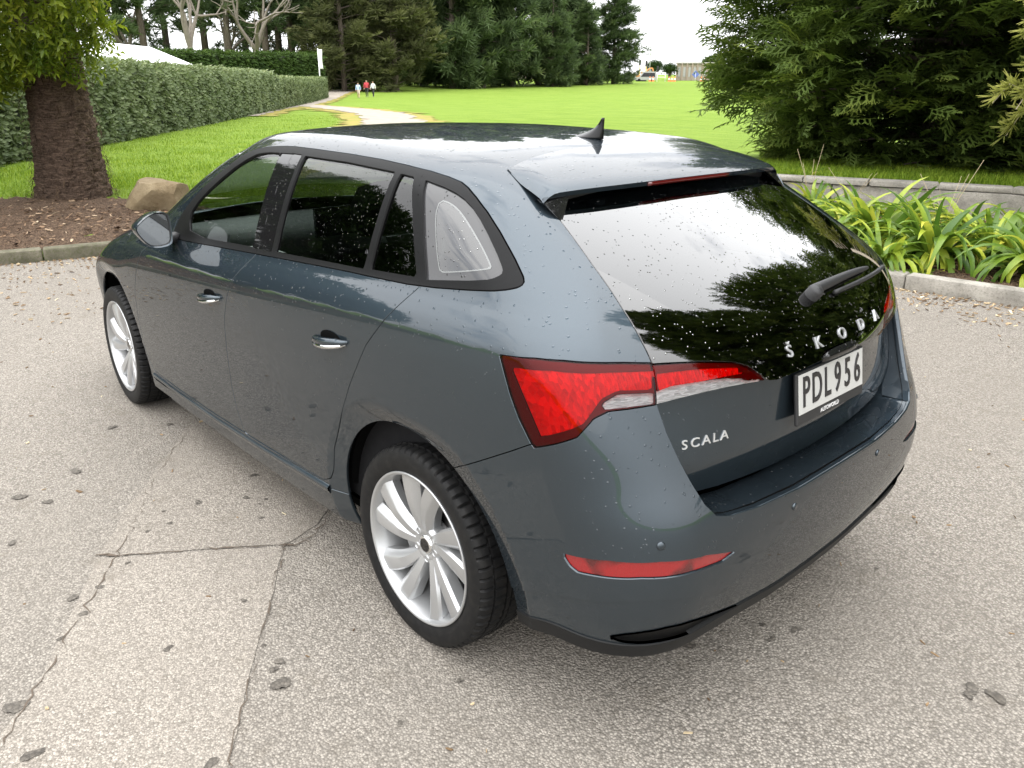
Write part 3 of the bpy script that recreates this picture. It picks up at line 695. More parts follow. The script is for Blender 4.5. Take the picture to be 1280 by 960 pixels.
lamp('tailgate_lamp', Thl, HLRED, HLCLR, sk, ys, (tailgate, tailgate))
t_ = NT('red_rear_reflector'); vv_ = t_.vor(260, 'F1', 'Distance', t_.coord(), .0); wv = t_.noise(7, 2, .5, t_.coord())
M['fog'] = t_.end(t_.pbr(base=t_.mix(t_.ramp(wv, [(.45, 0), (.5, 1)]), (.07, .0015, .0025), (.22, .004, .006)), rough=.12, coat=1, coatr=.03, normal=t_.bump(vv_, .35, .002)))
fogs = both('rear_reflector', Tfog, M['fog'], (bumper, bumper), offset=-.006, flange=.02)
# park sensors
for (u, z_) in ((-.08, .640), (-.62, .60)):
    for s in (1, -1):
        lo, hi = 0.02, .86
        for _ in range(40):
            y_ = (lo+hi)/2
            if float(Xrear(y_, z_))+y_ < u: lo = y_
            else: hi = y_
        x_ = float(Xrear(y_, z_)); c_ = np.array([[x_, y_, z_]])
        for _ in range(6): gg = grad(_body, c_)[0]; c_ = c_-gg*_body(*c_.T)/(gg@gg)
        gg = grad(_body, c_)[0]; gg /= np.linalg.norm(gg)
        V, F = lathe([(.004, 0), (.004, .008), (.002, .0105), (-.004, .0105)], 20); R_ = np.array(Vector(gg).to_track_quat('Y', 'Z').to_matrix())
        V = V @ R_.T+c_[0]; mesh('park_sensor', V*[1, s, 1], F if s > 0 else F[:, ::-1], M['paint'], bumper)
V, F = join([boxvf((1.30, 0, .235), (3.2, 1.50, .03)), boxvf((-.30, 0, .34), (.50, 1.0, .05)), boxvf((3.1, 0, .27), (.5, 1.2, .05))])
mesh('underbody', V, F, M['shell'], car, False)
# ------------------------------------------------------------------ lettering helpers
def text_mesh(txt, size, depth=.002, xs=1.0, spacing=1.0, bevel=0):
    c = bpy.data.curves.new('txt', 'FONT'); c.body = txt; c.size = size; c.extrude = depth; c.align_x = 'CENTER'; c.align_y = 'CENTER'; c.space_character = spacing; c.resolution_u = 4; c.bevel_depth = bevel; c.bevel_resolution = 1
    o = bpy.data.objects.new('txt', c); COL.objects.link(o); bpy.context.view_layer.update()
    m = bpy.data.meshes.new_from_object(o.evaluated_get(bpy.context.evaluated_depsgraph_get())); bpy.data.objects.remove(o); bpy.data.curves.remove(c)
    for v in m.vertices: v.co.x *= xs
    return m
def place(m, name, mat, parent, pos, nrm, up=(0, 0, 1), shear=0):
    "mesh drawn in its xy plane put on a surface, facing nrm"
    n = Vector(nrm).normalized(); u = Vector(up); r = u.cross(n).normalized(); u = n.cross(r)
    if shear:
        for v in m.vertices: v.co.x += v.co.y*shear
    Mx = Matrix((r, u, n)).transposed().to_4x4(); Mx.translation = Vector(pos); m.transform(Mx)
    m.materials.clear(); m.materials.append(mat)
    for p in m.polygons: p.use_smooth = False
    o = bpy.data.objects.new(name, m); COL.objects.link(o); o.parent = parent; return o
def on_rear(y, z, fn, off):
    x = float(fn(abs(y), z)); e = 1e-3
    n = np.array([-1, (fn(abs(y+e), z)-fn(abs(y-e), z))/(2*e), (fn(abs(y), z+e)-fn(abs(y), z-e))/(2*e)]); n /= np.linalg.norm(n)
    return np.array([x, y, z])+n*off, n
M['letter'] = simple('bright_letter_metal', (.62, .63, .64), .32, .7)
# chrome word on the glass: letters spread across the tailgate
for ch, y in zip('ŠKODA', (.222, .096, -.030, -.156, -.282)):
    p_, n_ = on_rear(y, 1.003, Xrear, .0015)
    place(text_mesh(ch, .045, .0014, 1.15, bevel=.0003), 'badge_letter', M['letter'], tailgate, p_, n_)
for ch, y in zip('SCALA', (.552, .521, .487, .458, .429)):
    p_, n_ = on_rear(y, .822, Xhatch, .0015)
    place(text_mesh(ch, .033, .0014, 1.25, bevel=.0003), 'model_letter', M['letter'], tailgate, p_, n_, shear=.05)
# release handle / camera housing under the letters
p_, n_ = on_rear(0, .972, Xrear, .0)
rows = []
for i in range(15):
    t = -1+2*i/14; y = .095*t; w_ = math.sqrt(max(0, 1-t**4)); base = float(Xrear(abs(y), .965))
    rows.append([(base-.002, y, .960+.024*w_), (base-.010*w_-.002, y, .972), (base-.012*w_-.002, y, .962), (base-.004*w_, y, .953)])
V, F = loft(rows, closed=False); mesh('tailgate_handle', V, F, M['gloss'], tailgate)
# ------------------------------------------------------------------ number plate
pl_c = np.array([-.800, .012, .880]); pl_n = np.array([-1, 0, .16]); pl_n /= np.linalg.norm(pl_n)
plate = empty('number_plate', (0, 0, 0), 0, car)
bpy.data.objects.remove(plate)
def plate_box(w_, h_, d_, off, bev, mat, name, parent, dz=0):
    bm = box_bm(w_, h_, d_, bev, 2); me = bpy.data.meshes.new(name); bm.to_mesh(me); bm.free()
    up = np.cross(pl_n, np.cross((0, 0, 1), pl_n)); return place(me, name, mat, parent, pl_c+pl_n*off+up*dz, pl_n)
plate = plate_box(.372, .142, .010, .000, .004, M['plastic'], 'number_plate', car, -.012)
plate_box(.358, .108, .0024, .0062, .001, simple('plate_white', (.42, .42, .405), .25, var=.03), 'plate_face', plate)
up_ = np.cross(pl_n, np.cross((0, 0, 1), pl_n)); rt_ = np.cross((0, 0, 1), pl_n); rt_ /= np.linalg.norm(rt_)
M['ink'] = simple('plate_black_ink', (.010, .010, .012), .3)
for i, ch in enumerate('PDL956'):
    place(text_mesh(ch, .116, .0006, .66, bevel=.0016), 'plate_character', M['ink'], plate, pl_c+pl_n*.0078+rt_*(-.143+.0572*i), pl_n)
M['white_print'] = simple('white_print', (.7, .7, .7), .4)
place(text_mesh('AUTOWORLD', .0165, .0004, .95), 'dealer_lettering', M['white_print'], plate, pl_c+pl_n*.0056+up_*(-.0705)+rt_*(-.012), pl_n)
# ------------------------------------------------------------------ rear wiper
pA, nA = on_rear(.005, 1.098, Xrear, .012); pts = []; rad = []
for i in range(13):
    t = i/12; y = .01-.43*t; z_ = 1.102+.012*math.sin(t*2.2)-.012*t; q, n_ = on_rear(y, z_, Xrear, .018-.008*t); pts.append(q); rad.append(.010*(1-t)**.6+.0055)
V, F = tube(pts, rad, 10); wip = mesh('rear_wiper', V, F, M['plastic'], tailgate)
V, F = lathe([(-.012, .021), (.012, .021), (.020, .016), (.022, .0)], 24); R_ = np.array(Vector(nA).to_track_quat('Y', 'Z').to_matrix()); mesh('wiper_pivot', V @ R_.T+pA, F, M['plastic'], wip)
pts = []
for i in range(13):
    t = i/12; y = -.10-.50*t; z_ = 1.088-.012*t*t; q, n_ = on_rear(y, z_, Xrear, .0075); pts.append(q)
V, F = tube(pts, .0065, 6); mesh('wiper_blade', V, F, M['plastic'], wip)
# ------------------------------------------------------------------ roof antenna fin
rows = []
for i in range(12):
    t = i/11; h_ = 0
    z0 = 1.470+.066*t**1.0
    ln = .105*(1-t)**3.5+.040*(1-t)+.012; xr_ = .074-.004*t; wd = .026*(1-t)**2.4+.0035
    ring = []
    for k in range(16):
        a = 2*math.pi*k/16; cx = math.cos(a); ring.append((xr_+ln/2*(1+cx), wd*math.sin(a)*(1-.5*max(cx, 0)), z0))
    rows.append(ring)
V, F = loft(rows, cap=True); mesh('antenna_fin', V, F, simple('gloss_black_antenna', (.004, .004, .0045), .15, spec=.3), car)
# ------------------------------------------------------------------ wheels
RT, RR = .321, .2415
def tyre():
    "outer side towards +y; tread with ribs, shoulder blocks cut by cross grooves"
    seg = 320; p = [(.088, .236), (.095, .246), (.101, .262), (.1035, .280), (.1015, .296), (.0985, .305), (.093, .3125), (.084, .3175), (.062, .3195), (.0600, .3195), (.0590, .3125), (.0530, .3125), (.0520, .3205), (.030, .321), (.0140, .321), (.0130, .3135), (.0070, .3135), (.0060, .321)]
    p = p+[(-a, r) for a, r in p[::-1]]
    p = np.array(p); n = len(p); V, F = lathe(p, seg); V = V.reshape(seg, n, 3)
    for i in range(seg):
        k = i % 5
        for j in range(n):
            a, r = p[j]
            lat = abs(a)
            dep = 0
            if .0585 < lat < .0945 and r > .3115 and k == 0: dep = .008
            if .0135 < lat < .056 and r > .319 and (i+3) % 5 == 0: dep = .006
            if lat < .016 and r > .319 and (i+1) % 8 == 0: dep = .0025
            if dep:
                q = math.hypot(V[i, j, 0], V[i, j, 2]); V[i, j, 0] *= (q-dep)/q; V[i, j, 2] *= (q-dep)/q
    return V.reshape(-1, 3), F
tv, tf = tyre()
t_ = NT('tyre_rubber'); o_ = t_.coord(); xyz = t_.n('ShaderNodeSeparateXYZ', {0: o_})
dirt = t_.noise(40, 5, .65, o_)
M['rubber'] = t_.end(t_.pbr(base=t_.mix(t_.ramp(dirt, [(.45, 0), (.75, 1)]), (.0055, .0055, .0058), (.014, .0133, .0125)), rough=.60, spec=.22, normal=t_.bump(t_.noise(400, 3, .6, o_), .15, .001)))
t_ = NT('painted_alloy'); o_ = t_.coord(); M['alloy'] = t_.end(t_.pbr(base=t_.mix(t_.noise(500, 2, .5, o_), (.36, .365, .37), (.44, .445, .45)), metal=.65, rough=.32, coat=.6, coatr=.1))
M['disc'] = simple('brake_disc_steel', (.22, .21, .20), .4, 1.0, var=.3, vscale=50)
M['dark_metal'] = simple('dark_metal', (.05, .05, .052), .5, .6)
def spoke_mesh():
    "ten blades in five pairs, leaning as a turbine, each with a ridge and a chamfered flank"
    parts = []
    for g_ in range(5):
        for s in (-1, 1):
            a0 = math.radians(90+72*g_+s*11.5); a1 = math.radians(90+72*g_+s*15.5+11); rows = []
            for i in range(9):
                t = i/8; r = .040+(.2325-.040)*t; a = a0+(a1-a0)*t**1.1; w_ = .0175+.0185*t**1.2+.002*math.sin(math.pi*t); yo = .056+.030*t**.8+.006*math.sin(math.pi*t)
                cx, cz = r*math.cos(a), r*math.sin(a); tx, tz = -math.sin(a), math.cos(a)
                f = lambda u, y: (cx+tx*u, y, cz+tz*u)
                rows.append([f(-w_*1.05, yo-.044), f(-w_, yo-.010), f(-w_*.78, yo-.0005), f(w_*.35, yo+.0015), f(w_*.62, yo-.002), f(w_*1.15, yo-.018), f(w_*1.1, yo-.046)])
            parts.append(loft(rows, closed=True, cap=True))
    return join(parts)
def make_wheel(parent):
    wv, wf = join([lathe([(.02, .0), (.02, .06), (-.06, .06)], 24), lathe([(-.005, .05), (.004, .05), (.004, .135), (-.012, .135), (-.012, .05)], 40)])
    wh = mesh('wheel', wv, wf, M['disc'], parent)
    ty = mesh('tyre', tv, tf, M['rubber'], wh); ty.data.set_sharp_from_angle(angle=math.radians(32))
    rv, rf = lathe([(.090, .2310), (.0965, .2345), (.1005, .2400), (.1000, .2435), (.0960, .2450), (.088, .2400)], 96)
    bv, bf = lathe([(.0965, .2345), (.088, .2305), (.060, .222), (.020, .214), (-.095, .208)], 72)
    rim = mesh('rim', *join([(rv, rf), (bv, bf)]), M['alloy'], wh)
    sv, sf = spoke_mesh(); so = mesh('spokes', sv, sf, M['alloy'], rim, True); so.data.set_sharp_from_angle(angle=math.radians(28))
    hv_, hf_ = lathe([(.006, .070), (.046, .067), (.0575, .060), (.060, .048), (.057, .031), (.0565, .0305)], 40)
    hub = mesh('hub', hv_, hf_, M['alloy'], wh)
    cv, cf = lathe([(.054, .031), (.060, .030), (.0625, .026), (.0635, .0)], 32); cap = mesh('centre_cap', cv, cf, M['chrome'], wh)
    cv, cf = lathe([(.0640, .0), (.0634, .022)], 24); mesh('cap_emblem', cv, cf[:, ::-1], M['gloss'], wh)
    for i in range(5):
        a = math.radians(90+36+72*i); c = np.array([.047*math.cos(a), 0, .047*math.sin(a)])
        v, f = lathe([(.040, .0), (.040, .0085), (.0612, .0092), (.0620, .0105), (.056, .0125)], 16); mesh('bolt_recess', v+c, f, M['satin'] if 0 else M['alloy'], wh)
        v, f = lathe([(.050, .0), (.050, .0068), (.041, .0068)], 6); mesh('wheel_bolt', v+c, f, M['dark_metal'], wh, False)
    return wh
wheel0 = make_wheel(car)
def caliper(x, y, par):
    V, F = [], []
    rows = []
    for i in range(7):
        a = math.radians(-40+80*i/6); rows.append([(r*math.cos(a), yy_, r*math.sin(a)) for r, yy_ in ((.09, .03), (.15, .03), (.15, -.04), (.09, -.04))])
    V, F = loft(rows, cap=True); o = mesh('brake_caliper', V, F, simple('cast_grey', (.30, .30, .30), .5, .5), par, False); return o
caliper(0, 0, wheel0)
wheels = [wheel0]+[copy_tree(wheel0, car) for _ in range(3)]
for wh, (x, y, rz, spin) in zip(wheels, ((0, .758, 0, 8), (2.649, .765, -2.1, 23), (0, -.758, 180, 40), (2.649, -.765, 177.9, 3))):
    wh.location = (x, y, RT); wh.rotation_euler = Euler((math.radians(-1.2 if y > 0 else -1.2), math.radians(spin), 0), 'YXZ')
    wh.rotation_euler = (Matrix.Rotation(math.radians(rz), 3, 'Z') @ Matrix.Rotation(math.radians(1.2), 3, 'X') @ Matrix.Rotation(math.radians(spin), 3, 'Y')).to_euler()
    wh.location.z = RT-.002
for (cx, cz, r), (x_, y_) in zip(ARC*2, ((0, 1), (1, 1), (0, -1), (1, -1))):
    V, F = lathe([(.40, .0), (.40, r+.012), (.86, r+.012)], 40, a0=math.radians(-4), a1=math.radians(184)); V = V*[1, y_, 1]+[cx, 0, cz]; lim = Yside(V[:, 0], np.maximum(V[:, 2], .3))-.035; lim = np.where(V[:, 2] < .36, lim-.12, lim); V[:, 1] = np.sign(V[:, 1])*np.minimum(np.abs(V[:, 1]), lim)
    mesh('wheel_arch_liner', V, F, M['shell'], car)
# ------------------------------------------------------------------ door handles
for d, hx, hz in ((fd, 1.262, .864), (rd, .352, .905)):
    for s, par in zip((1, -1), d):
        slope = -.055
        yb = lambda x, z: float(Yside(np.array(x), np.array(z)))
        rows = []
        for i in range(15):
            t = i/14; x = hx+.098-.196*t; z = hz-slope*(t-.5)*.55; y = yb(x, z); b = math.sin(math.pi*t)**.55; hgt = .0165*(.62+.38*math.sin(math.pi*t)**.6)*(1 if t < .8 else 1-.35*(t-.8)/.2)
            yo = y+.004+.032*b
            rows.append([(x, s*(yo-.011), z+hgt), (x, s*(yo-.003), z+hgt*.75), (x, s*yo, z+hgt*.1), (x, s*(yo-.004), z-hgt*.8), (x, s*(yo-.013), z-hgt), (x, s*(yo-.016), z)])
        V, F = loft(rows, cap=True); h_ = mesh('door_handle', V, F, M['paint'], par)
        rows = []
        for i in range(13):
            t = i/12; x = hx+.094-.188*t; z = hz-slope*(t-.5)*.55; y = yb(x, z); b = math.sin(math.pi*t)**.55; hgt = .0178*(.62+.38*b); yo = y+.0035+.031*b
            rows.append([(x, s*(yo-.006), z-hgt*.78), (x, s*(yo+.0012), z-hgt*.35), (x, s*(yo-.0005), z-hgt*1.0)])
        V, F = loft(rows, cap=True); mesh('chrome_strip', V, F, M['chrome'], h_)
        bm = bmesh.new(); c = (hx-.005, s*(yb(hx, hz+.006)+.0005), hz+.006); bmesh.ops.create_uvsphere(bm, u_segments=20, v_segments=12, radius=1)
        for v in bm.verts: v.co = Vector((c[0]+v.co.x*.062, c[1]+v.co.y*.0035, c[2]+v.co.z*.026))
        bm_obj('handle_recess', bm, M['shell'], h_, True)
# ------------------------------------------------------------------ bright ledge of the sills under the doors
for s in (1, -1):
    rows = []
    for x in np.linspace(.47, 2.14, 40):
        zt_ = float(np.interp(x, [.47, .69, .94, 1.13, 1.42, 2.14], [.362, .351, .337, .330, .319, .318])); y0 = float(Yside(np.array(x), np.array(zt_))); y1 = float(Yside(np.array(x), np.array(zt_-.045)))
        rows.append([(x, s*(y0-.006), zt_), (x, s*(y0+.005), zt_-.007), (x, s*(y0+.009), zt_-.014), (x, s*(y0+.007), zt_-.022), (x, s*(y1+.0005), zt_-.045)])
    V, F = loft(rows, closed=False); mesh('sill_ledge', V, F if s < 0 else [f[::-1] for f in F], M['paint'], car)
# ------------------------------------------------------------------ door mirrors
def mirror(s, par):
    # outline in (y,z), wider at the outer low corner, as seen from behind
    base = chaikin([(.866, 1.132), (.890, 1.148), (.935, 1.146), (.985, 1.112), (1.006, 1.090), (.998, 1.062), (.965, 1.016), (.930, 1.004), (.880, 1.010), (.866, 1.030)], 1)
    cy = np.mean([p[0] for p in base]); cz = np.mean([p[1] for p in base]); rows = []
    for x, k in ((1.640, .93), (1.635, 1.0), (1.650, 1.02), (1.680, 1.0), (1.715, .90), (1.742, .70), (1.755, .40), (1.758, .05)):
        rows.append([(x+.035*(y-.93), s*(cy+(y-cy)*k), cz+(z-cz)*k) for y, z in base])
    V, F = loft(rows); o = mesh('door_mirror', V, F, M['paint'], par); o.data.set_sharp_from_angle(angle=math.radians(60))
    ring = [(1.642+.035*(y-.93), s*(cy+(y-cy)*.93), cz+(z-cz)*.93) for y, z in base]; ring2 = [(1.655+.035*(y-.93), s*(cy+(y-cy)*.86), cz+(z-cz)*.86) for y, z in base]
    V, F = loft([ring, ring2]); mesh('mirror_bezel', V, F, M['plastic'], o)
    n = len(base); V = np.array([(1.648+.035*(y-.93), s*(cy+(y-cy)*.89), cz+(z-cz)*.89) for y, z in base]); mesh('mirror_glass', V, [tuple(range(n))], simple('mirror_silver', (.42, .44, .45), .03, 1.0) if s > 0 else bpy.data.materials['mirror_silver'], o, False)
    # lower black shell and the foot on the door
    rows = []
    for t in np.linspace(0, 1, 6):
        y = .93-.13*t; rows.append([(1.66+.05*t, s*y, 1.030+.012*t), (1.74+.03*t, s*y, 1.030+.012*t), (1.74+.03*t, s*y, 1.004+.008*t), (1.66+.05*t, s*y, 1.004+.008*t)])
    V, F = loft(rows, cap=True); mesh('mirror_foot', V, F, M['plastic'], o)
    V, F = tube([(1.70, s*.965, 1.062), (1.745, s*.952, 1.058), (1.76, s*.92, 1.055)], [.004, .006, .004], 6); mesh('mirror_indicator', V, F, simple('amber_lens', (.5, .16, .02), .2) if s > 0 else bpy.data.materials['amber_lens'], o)
    return o
mirror(1, fd[0]); mirror(-1, fd[1])
# ------------------------------------------------------------------ cabin
def seat(x, y, wd, name, par, rear=False):
    rows = []
    def ring(c, w_, th, tilt):
        n = 16; R_ = Euler((0, tilt, 0)).to_matrix(); out_ = []
        for k in range(n):
            a = 2*math.pi*k/n; ca, sa = math.cos(a), math.sin(a); p = Vector((th*math.copysign(abs(ca)**.6, ca), w_*math.copysign(abs(sa)**.5, sa), 0)); out_.append(tuple(R_ @ p+Vector(c)))
        return out_
    lean = .22
    for t, w_, th in ((0, .9, .06), (.1, 1, .075), (.5, 1, .07), (.85, .86, .055), (1, .70, .03), (1.01, .3, .01)):
        z_ = .42+t*(.62 if not rear else .60); rows.append(ring((x-lean*t*.95, y, z_), wd*w_, th, -lean))
    V, F = loft(rows, cap=True); o = mesh(name, V, F, M['interior'], par)
    rows = [ring((x+.26+.02*k, y, z_), wd, l_, 0) for k, (z_, l_) in enumerate(((.30, .24), (.42, .26), (.47, .25), (.485, .20)))]
    V, F = loft(rows, cap=True); mesh('seat_cushion', V, F, M['interior'], o)
    return o, ring
for y in (.36, -.36):
    o, ring = seat(1.12, y, .25, 'front_seat', car)
    rows = [ring((.87-.02*k, y, z_), w_, th, -.15) for k, (z_, w_, th) in enumerate(((1.10, .08, .03), (1.12, .125, .045), (1.22, .13, .05), (1.28, .11, .04), (1.30, .05, .02)))]
    V, F = loft(rows, cap=True); mesh('headrest', V, F, M['interior'], o)
o, ring = seat(.30, 0, .62, 'rear_bench', car, True)
for y in (.38, 0, -.38):
    rows = [ring((.10-.015*k, y, z_), w_, th, -.2) for k, (z_, w_, th) in enumerate(((1.00, .10, .03), (1.03, .125, .045), (1.13, .13, .045), (1.17, .06, .02)))]
    V, F = loft(rows, cap=True); mesh('headrest', V, F, M['interior'], o)
rows = []
for y in np.linspace(-.74, .74, 15):
    k = y*y*.25; rows.append([(2.35-k, y, .985), (2.05-k, y, 1.000), (1.88-k*.5, y, .985), (1.82, y, .93), (1.86, y, .70), (1.95, y, .50), (2.3, y, .5)])
V, F = loft(rows, closed=True, cap=True); dsh = mesh('dashboard', V, F, M['dash'], car)
V, F = join([boxvf((1.80, 0.0, 1.0), (.02, .25, .14))]); mesh('centre_screen', V, F, M['gloss'], dsh, False)
a = np.linspace(0, 2*math.pi, 33)[:-1]; pts = np.stack([1.66+.09*np.sin(a), -.36+.185*np.cos(a), .90+.165*np.sin(a)], 1)
V, F = tube(np.concatenate([pts, pts[:1]]), .014, 8, False); sw = mesh('steering_wheel', V, F, M['dash'], car)
V, F = join([boxvf((1.70, -.36, .895), (.05, .17, .12)), boxvf((1.665, -.36, .90), (.02, .33, .03))]); mesh('steering_boss', V, F, M['dash'], sw, False)
mesh('centre_console', *boxvf((1.45, 0, .48), (.9, .20, .18)), M['dash'], car, False)
mesh('cabin_floor', *boxvf((1.1, 0, .30), (2.6, 1.5, .02)), M['interior'], car, False)
for s in (1, -1):
    V, F = loft([[(x, s*(.80 if x > -.05 else .72), .32), (x, s*(.78 if x > -.05 else .70), .98+.03*(1.9-x)/2), (x, s*(.81 if x > -.05 else .73), 1.03+.035*(1.9-x)/1.0)] for x in np.linspace(2.0, -.35, 12)], closed=False)
    mesh('door_lining', V, F, M['interior'], car)
mesh('parcel_shelf', *boxvf((-.22, 0, 1.03), (.50, 1.28, .02)), M['interior'], car, False)
V, F = loft([[(x, y, float(Ztop(np.array(x), np.array(abs(y))))-.055-.02*abs(y)) for y in np.linspace(-.56, .56, 13)] for x in np.linspace(1.48, -.02, 12)], closed=False)
mesh('headliner', V, F, M['headliner'], car)
bm = box_bm(.05, .22, .065, .012, 2, (1.62, 0, 1.335)); bm_obj('rear_view_mirror', bm, M['dash'], car)
# a sheet of paper and a folder lying on the front passenger seat side
mesh('paper_sheet', np.array([(1.28, .52, .975), (1.55, .50, .972), (1.53, .72, 1.000), (1.26, .74, 1.005), (1.28, .52, .972), (1.55, .50, .969), (1.53, .72, .997), (1.26, .74, 1.002)]), [(0, 1, 2, 3), (7, 6, 5, 4), (0, 4, 5, 1), (1, 5, 6, 2), (2, 6, 7, 3), (3, 7, 4, 0)], M['paper'], car, False)
# ================================================================== THE SETTING: ground
KERB = [(9.5, 30), (8.6, 12), (7.85, 5), (7.38, 1.4), (7.12, .35), (7.0, -.3), (6.75, -1.6), (6.1, -3.1), (4.9, -4.2), (3.2, -4.75), (1.0, -5.02), (.1, -5.12), (-1.2, -5.3), (-4, -5.8), (-12, -7.2), (-34, -10)]
def smoothline(P, n=2):
    P = np.array(P, float)
    for _ in range(n):
        Q = [P[0]]
        for a, b in zip(P[:-1], P[1:]): Q += [a*.75+b*.25, a*.25+b*.75]
        P = np.array(Q+[P[-1]])
    return P
def resample(P, step):
    P = np.asarray(P, float); s = np.r_[0, np.cumsum(np.linalg.norm(np.diff(P, axis=0), axis=1))]; n = max(2, int(round(s[-1]/step))+1); t = np.linspace(0, s[-1], n)
    return np.stack([np.interp(t, s, P[:, k]) for k in range(P.shape[1])], 1)
KL = smoothline(KERB, 2)
ROADPOLY = [tuple(p) for p in KL]+[(-34, 40), (9.5, 40)]
WALL = np.array([on_z(*q, .495)[:2] for q in ((930, 216), (985, 219), (1040, 221.5), (1100, 225), (1190, 229), (1280, 234), (1390, 243))]+[(-3.5, -7.4), (-8, -8.0)])
def wall_side(x, y):
    "positive on the lawn side of the retaining wall"
    best = np.full(np.shape(x), 1e9); sg = np.zeros(np.shape(x))
    for (x0, y0), (x1, y1) in zip(WALL[:-1], WALL[1:]):
        ex, ey = x1-x0, y1-y0; t = np.clip(((x-x0)*ex+(y-y0)*ey)/(ex*ex+ey*ey), 0, 1); d = np.hypot(x-x0-t*ex, y-y0-t*ey)
        c = (x-x0)*ey-(y-y0)*ex; m = d < best; best = np.where(m, d, best); sg = np.where(m, np.sign(c), sg)
    return best*sg
_p = wall_side(np.array([3.0]), np.array([-12.0]))[0]; WS = 1 if _p > 0 else -1
def hills(x, y):
    r = np.hypot(x-CAM_POS[0], y-CAM_POS[1]); z = .0235*8*np.logaddexp(0, (r-84)/8)*np.clip(1-(r-260)/900, .4, 1)
    w_ = wall_side(x, y)*WS; lift = .39*sstep(-.05, .25, w_)*sstep(10.5, 4.5, x)*sstep(60, 25, r)
    return z+lift
def ground_z(x, y):
    "grass and bed level outside the kerb"
    d = sd(ROADPOLY, np.asarray(x, float), np.asarray(y, float)); return np.where(d > .09, .075, -.06)+hills(x, y)*(d > 0)+np.where(d > .09, .02*sstep(.3, 4, d), 0)
def on_ground(px, py, rmax=400):
    d = ray(px, py); h = np.hypot(d[0], d[1]); rs = np.concatenate([np.arange(4, 60, .05), np.arange(60, rmax, .4)])
    X = CAM_POS[0]+d[0]/h*rs; Y = CAM_POS[1]+d[1]/h*rs; Z = CAM_POS[2]+d[2]/h*rs; G = hills(X, Y)+.09
    i = np.argmax(Z < G) if (Z < G).any() else len(rs)-1
    return np.array([X[i], Y[i], G[i]]), rs[i]
# ---- terrain sheet (polar rings, finest along the kerb)
rr = np.concatenate([np.arange(.0, 4, .5), np.arange(4, 16, .11), 16*1.028**np.arange(1, 110)]); rr = rr[rr < 330]; rr = np.r_[rr, 420, 700, 1200]
na = 330; aa = np.arange(na)*2*math.pi/na
Xg = CAM_POS[0]+.9+np.outer(rr, np.cos(aa)); Yg = CAM_POS[1]-1.0+np.outer(rr, np.sin(aa)); Zg = ground_z(Xg, Yg)
rough_ = (np.sin(Xg*2.1+Yg*1.3)+np.sin(Xg*.9-Yg*2.4)+np.sin(Xg*4.3+1.7*Yg))*.006; Zg = Zg+np.where(Zg > 0, rough_, 0)
V = np.stack([Xg, Yg, Zg], -1).reshape(-1, 3); i_ = np.arange(len(rr)*na).reshape(len(rr), na); j_ = np.roll(i_, -1, 1)
F = np.stack([i_[:-1], i_[1:], j_[1:], j_[:-1]], -1).reshape(-1, 4)
t = NT('lawn_grass'); p_ = t.pos()
n1 = t.noise(.55, 5, .62); n2 = t.noise(9, 4, .65); n3 = t.noise(70, 3, .7)
mpn = t.n('ShaderNodeMapping', {'Rotation': (0, 0, .72), 'Scale': (.12, 2.0, 1)}); t.l(p_, mpn.inputs[0]); n4 = t.noise(1.0, 3, .6, mpn.outputs[0])
c = t.mix(t.ramp(n2, [(.3, 0), (.7, 1)]), (.108, .180, .028), (.225, .312, .058))
c = t.mix(t.ramp(n1, [(.35, 0), (.75, 1)]), c, (.23, .31, .06)); c = t.mix(t.math('MULTIPLY', t.ramp(n4, [(.35, 1), (.5, 0)]), .5), c, (.11, .185, .016))
c = t.mix(t.math('MULTIPLY', t.ramp(n3, [(.42, 1), (.62, 0)]), .55), c, (.07, .12, .012))
M['grass'] = t.end(t.pbr(base=c, rough=.9, spec=.04, normal=t.bump(t.math('ADD', t.math('MULTIPLY', n3, .6), n2), .8, .06)))
tag(mesh('lawn', V, F, M['grass']), kind='structure')
# ---- chip-sealed road
def chipseal(name, scale, contrast, tint=(1, 1, 1), dark=0.0, bump=.9):
    t = NT(name); vn = t.n('ShaderNodeTexVoronoi', {'Scale': scale}, feature='F1'); t.l(t.pos(), vn.inputs['Vector']); d = vn.outputs['Distance']
    col = t.n('ShaderNodeSeparateXYZ', {0: vn.outputs['Color']})
    stone = t.ramp(col.outputs[0], [(0, (.185*tint[0], .168*tint[1], .148*tint[2])), (.35, (.27*tint[0], .25*tint[1], .226*tint[2])), (.7, (.35*tint[0], .322*tint[1], .288*tint[2])), (1, (.44*tint[0], .41*tint[1], .37*tint[2]))])
    gap = t.ramp(d, [(.36, 0), (.66, 1)])
    c = t.mix(t.math('MULTIPLY', gap, contrast), stone, (.075, .068, .060))
    big = t.noise(.8, 4, .6); c = t.mix(t.ramp(big, [(.35, .45), (.62, 0)]), c, (.20, .18, .155))
    mid = t.noise(6.5, 3, .65); c = t.mix(t.math('MULTIPLY', t.ramp(mid, [(.56, 0), (.72, 1)]), .45), c, (.16, .14, .115))
    if dark: c = t.mix(dark, c, (.03, .028, .026))
    h = t.math('SUBTRACT', 1, t.math('MULTIPLY', d, 1.0))
    return t.end(t.pbr(base=c, rough=.85 if not dark else .6, spec=.08, normal=t.bump(t.math('ADD', h, t.math('MULTIPLY', col.outputs[1], .35)), bump, .0045)))
M['road'] = chipseal('chip_seal', 140, .58, (.90, .885, .86))
rp_ = [tuple(p) for p in KL]+[(-34, 40), (9.5, 40)]
bm = bmesh.new(); bm.faces.new([bm.verts.new((x, y, 0)) for x, y in rp_]); bmesh.ops.triangulate(bm, faces=bm.faces[:]); road = bm_obj('road', bm, M['road']); tag(road, kind='structure')
if road.data.polygons[0].normal.z < 0: road.data.flip_normals()
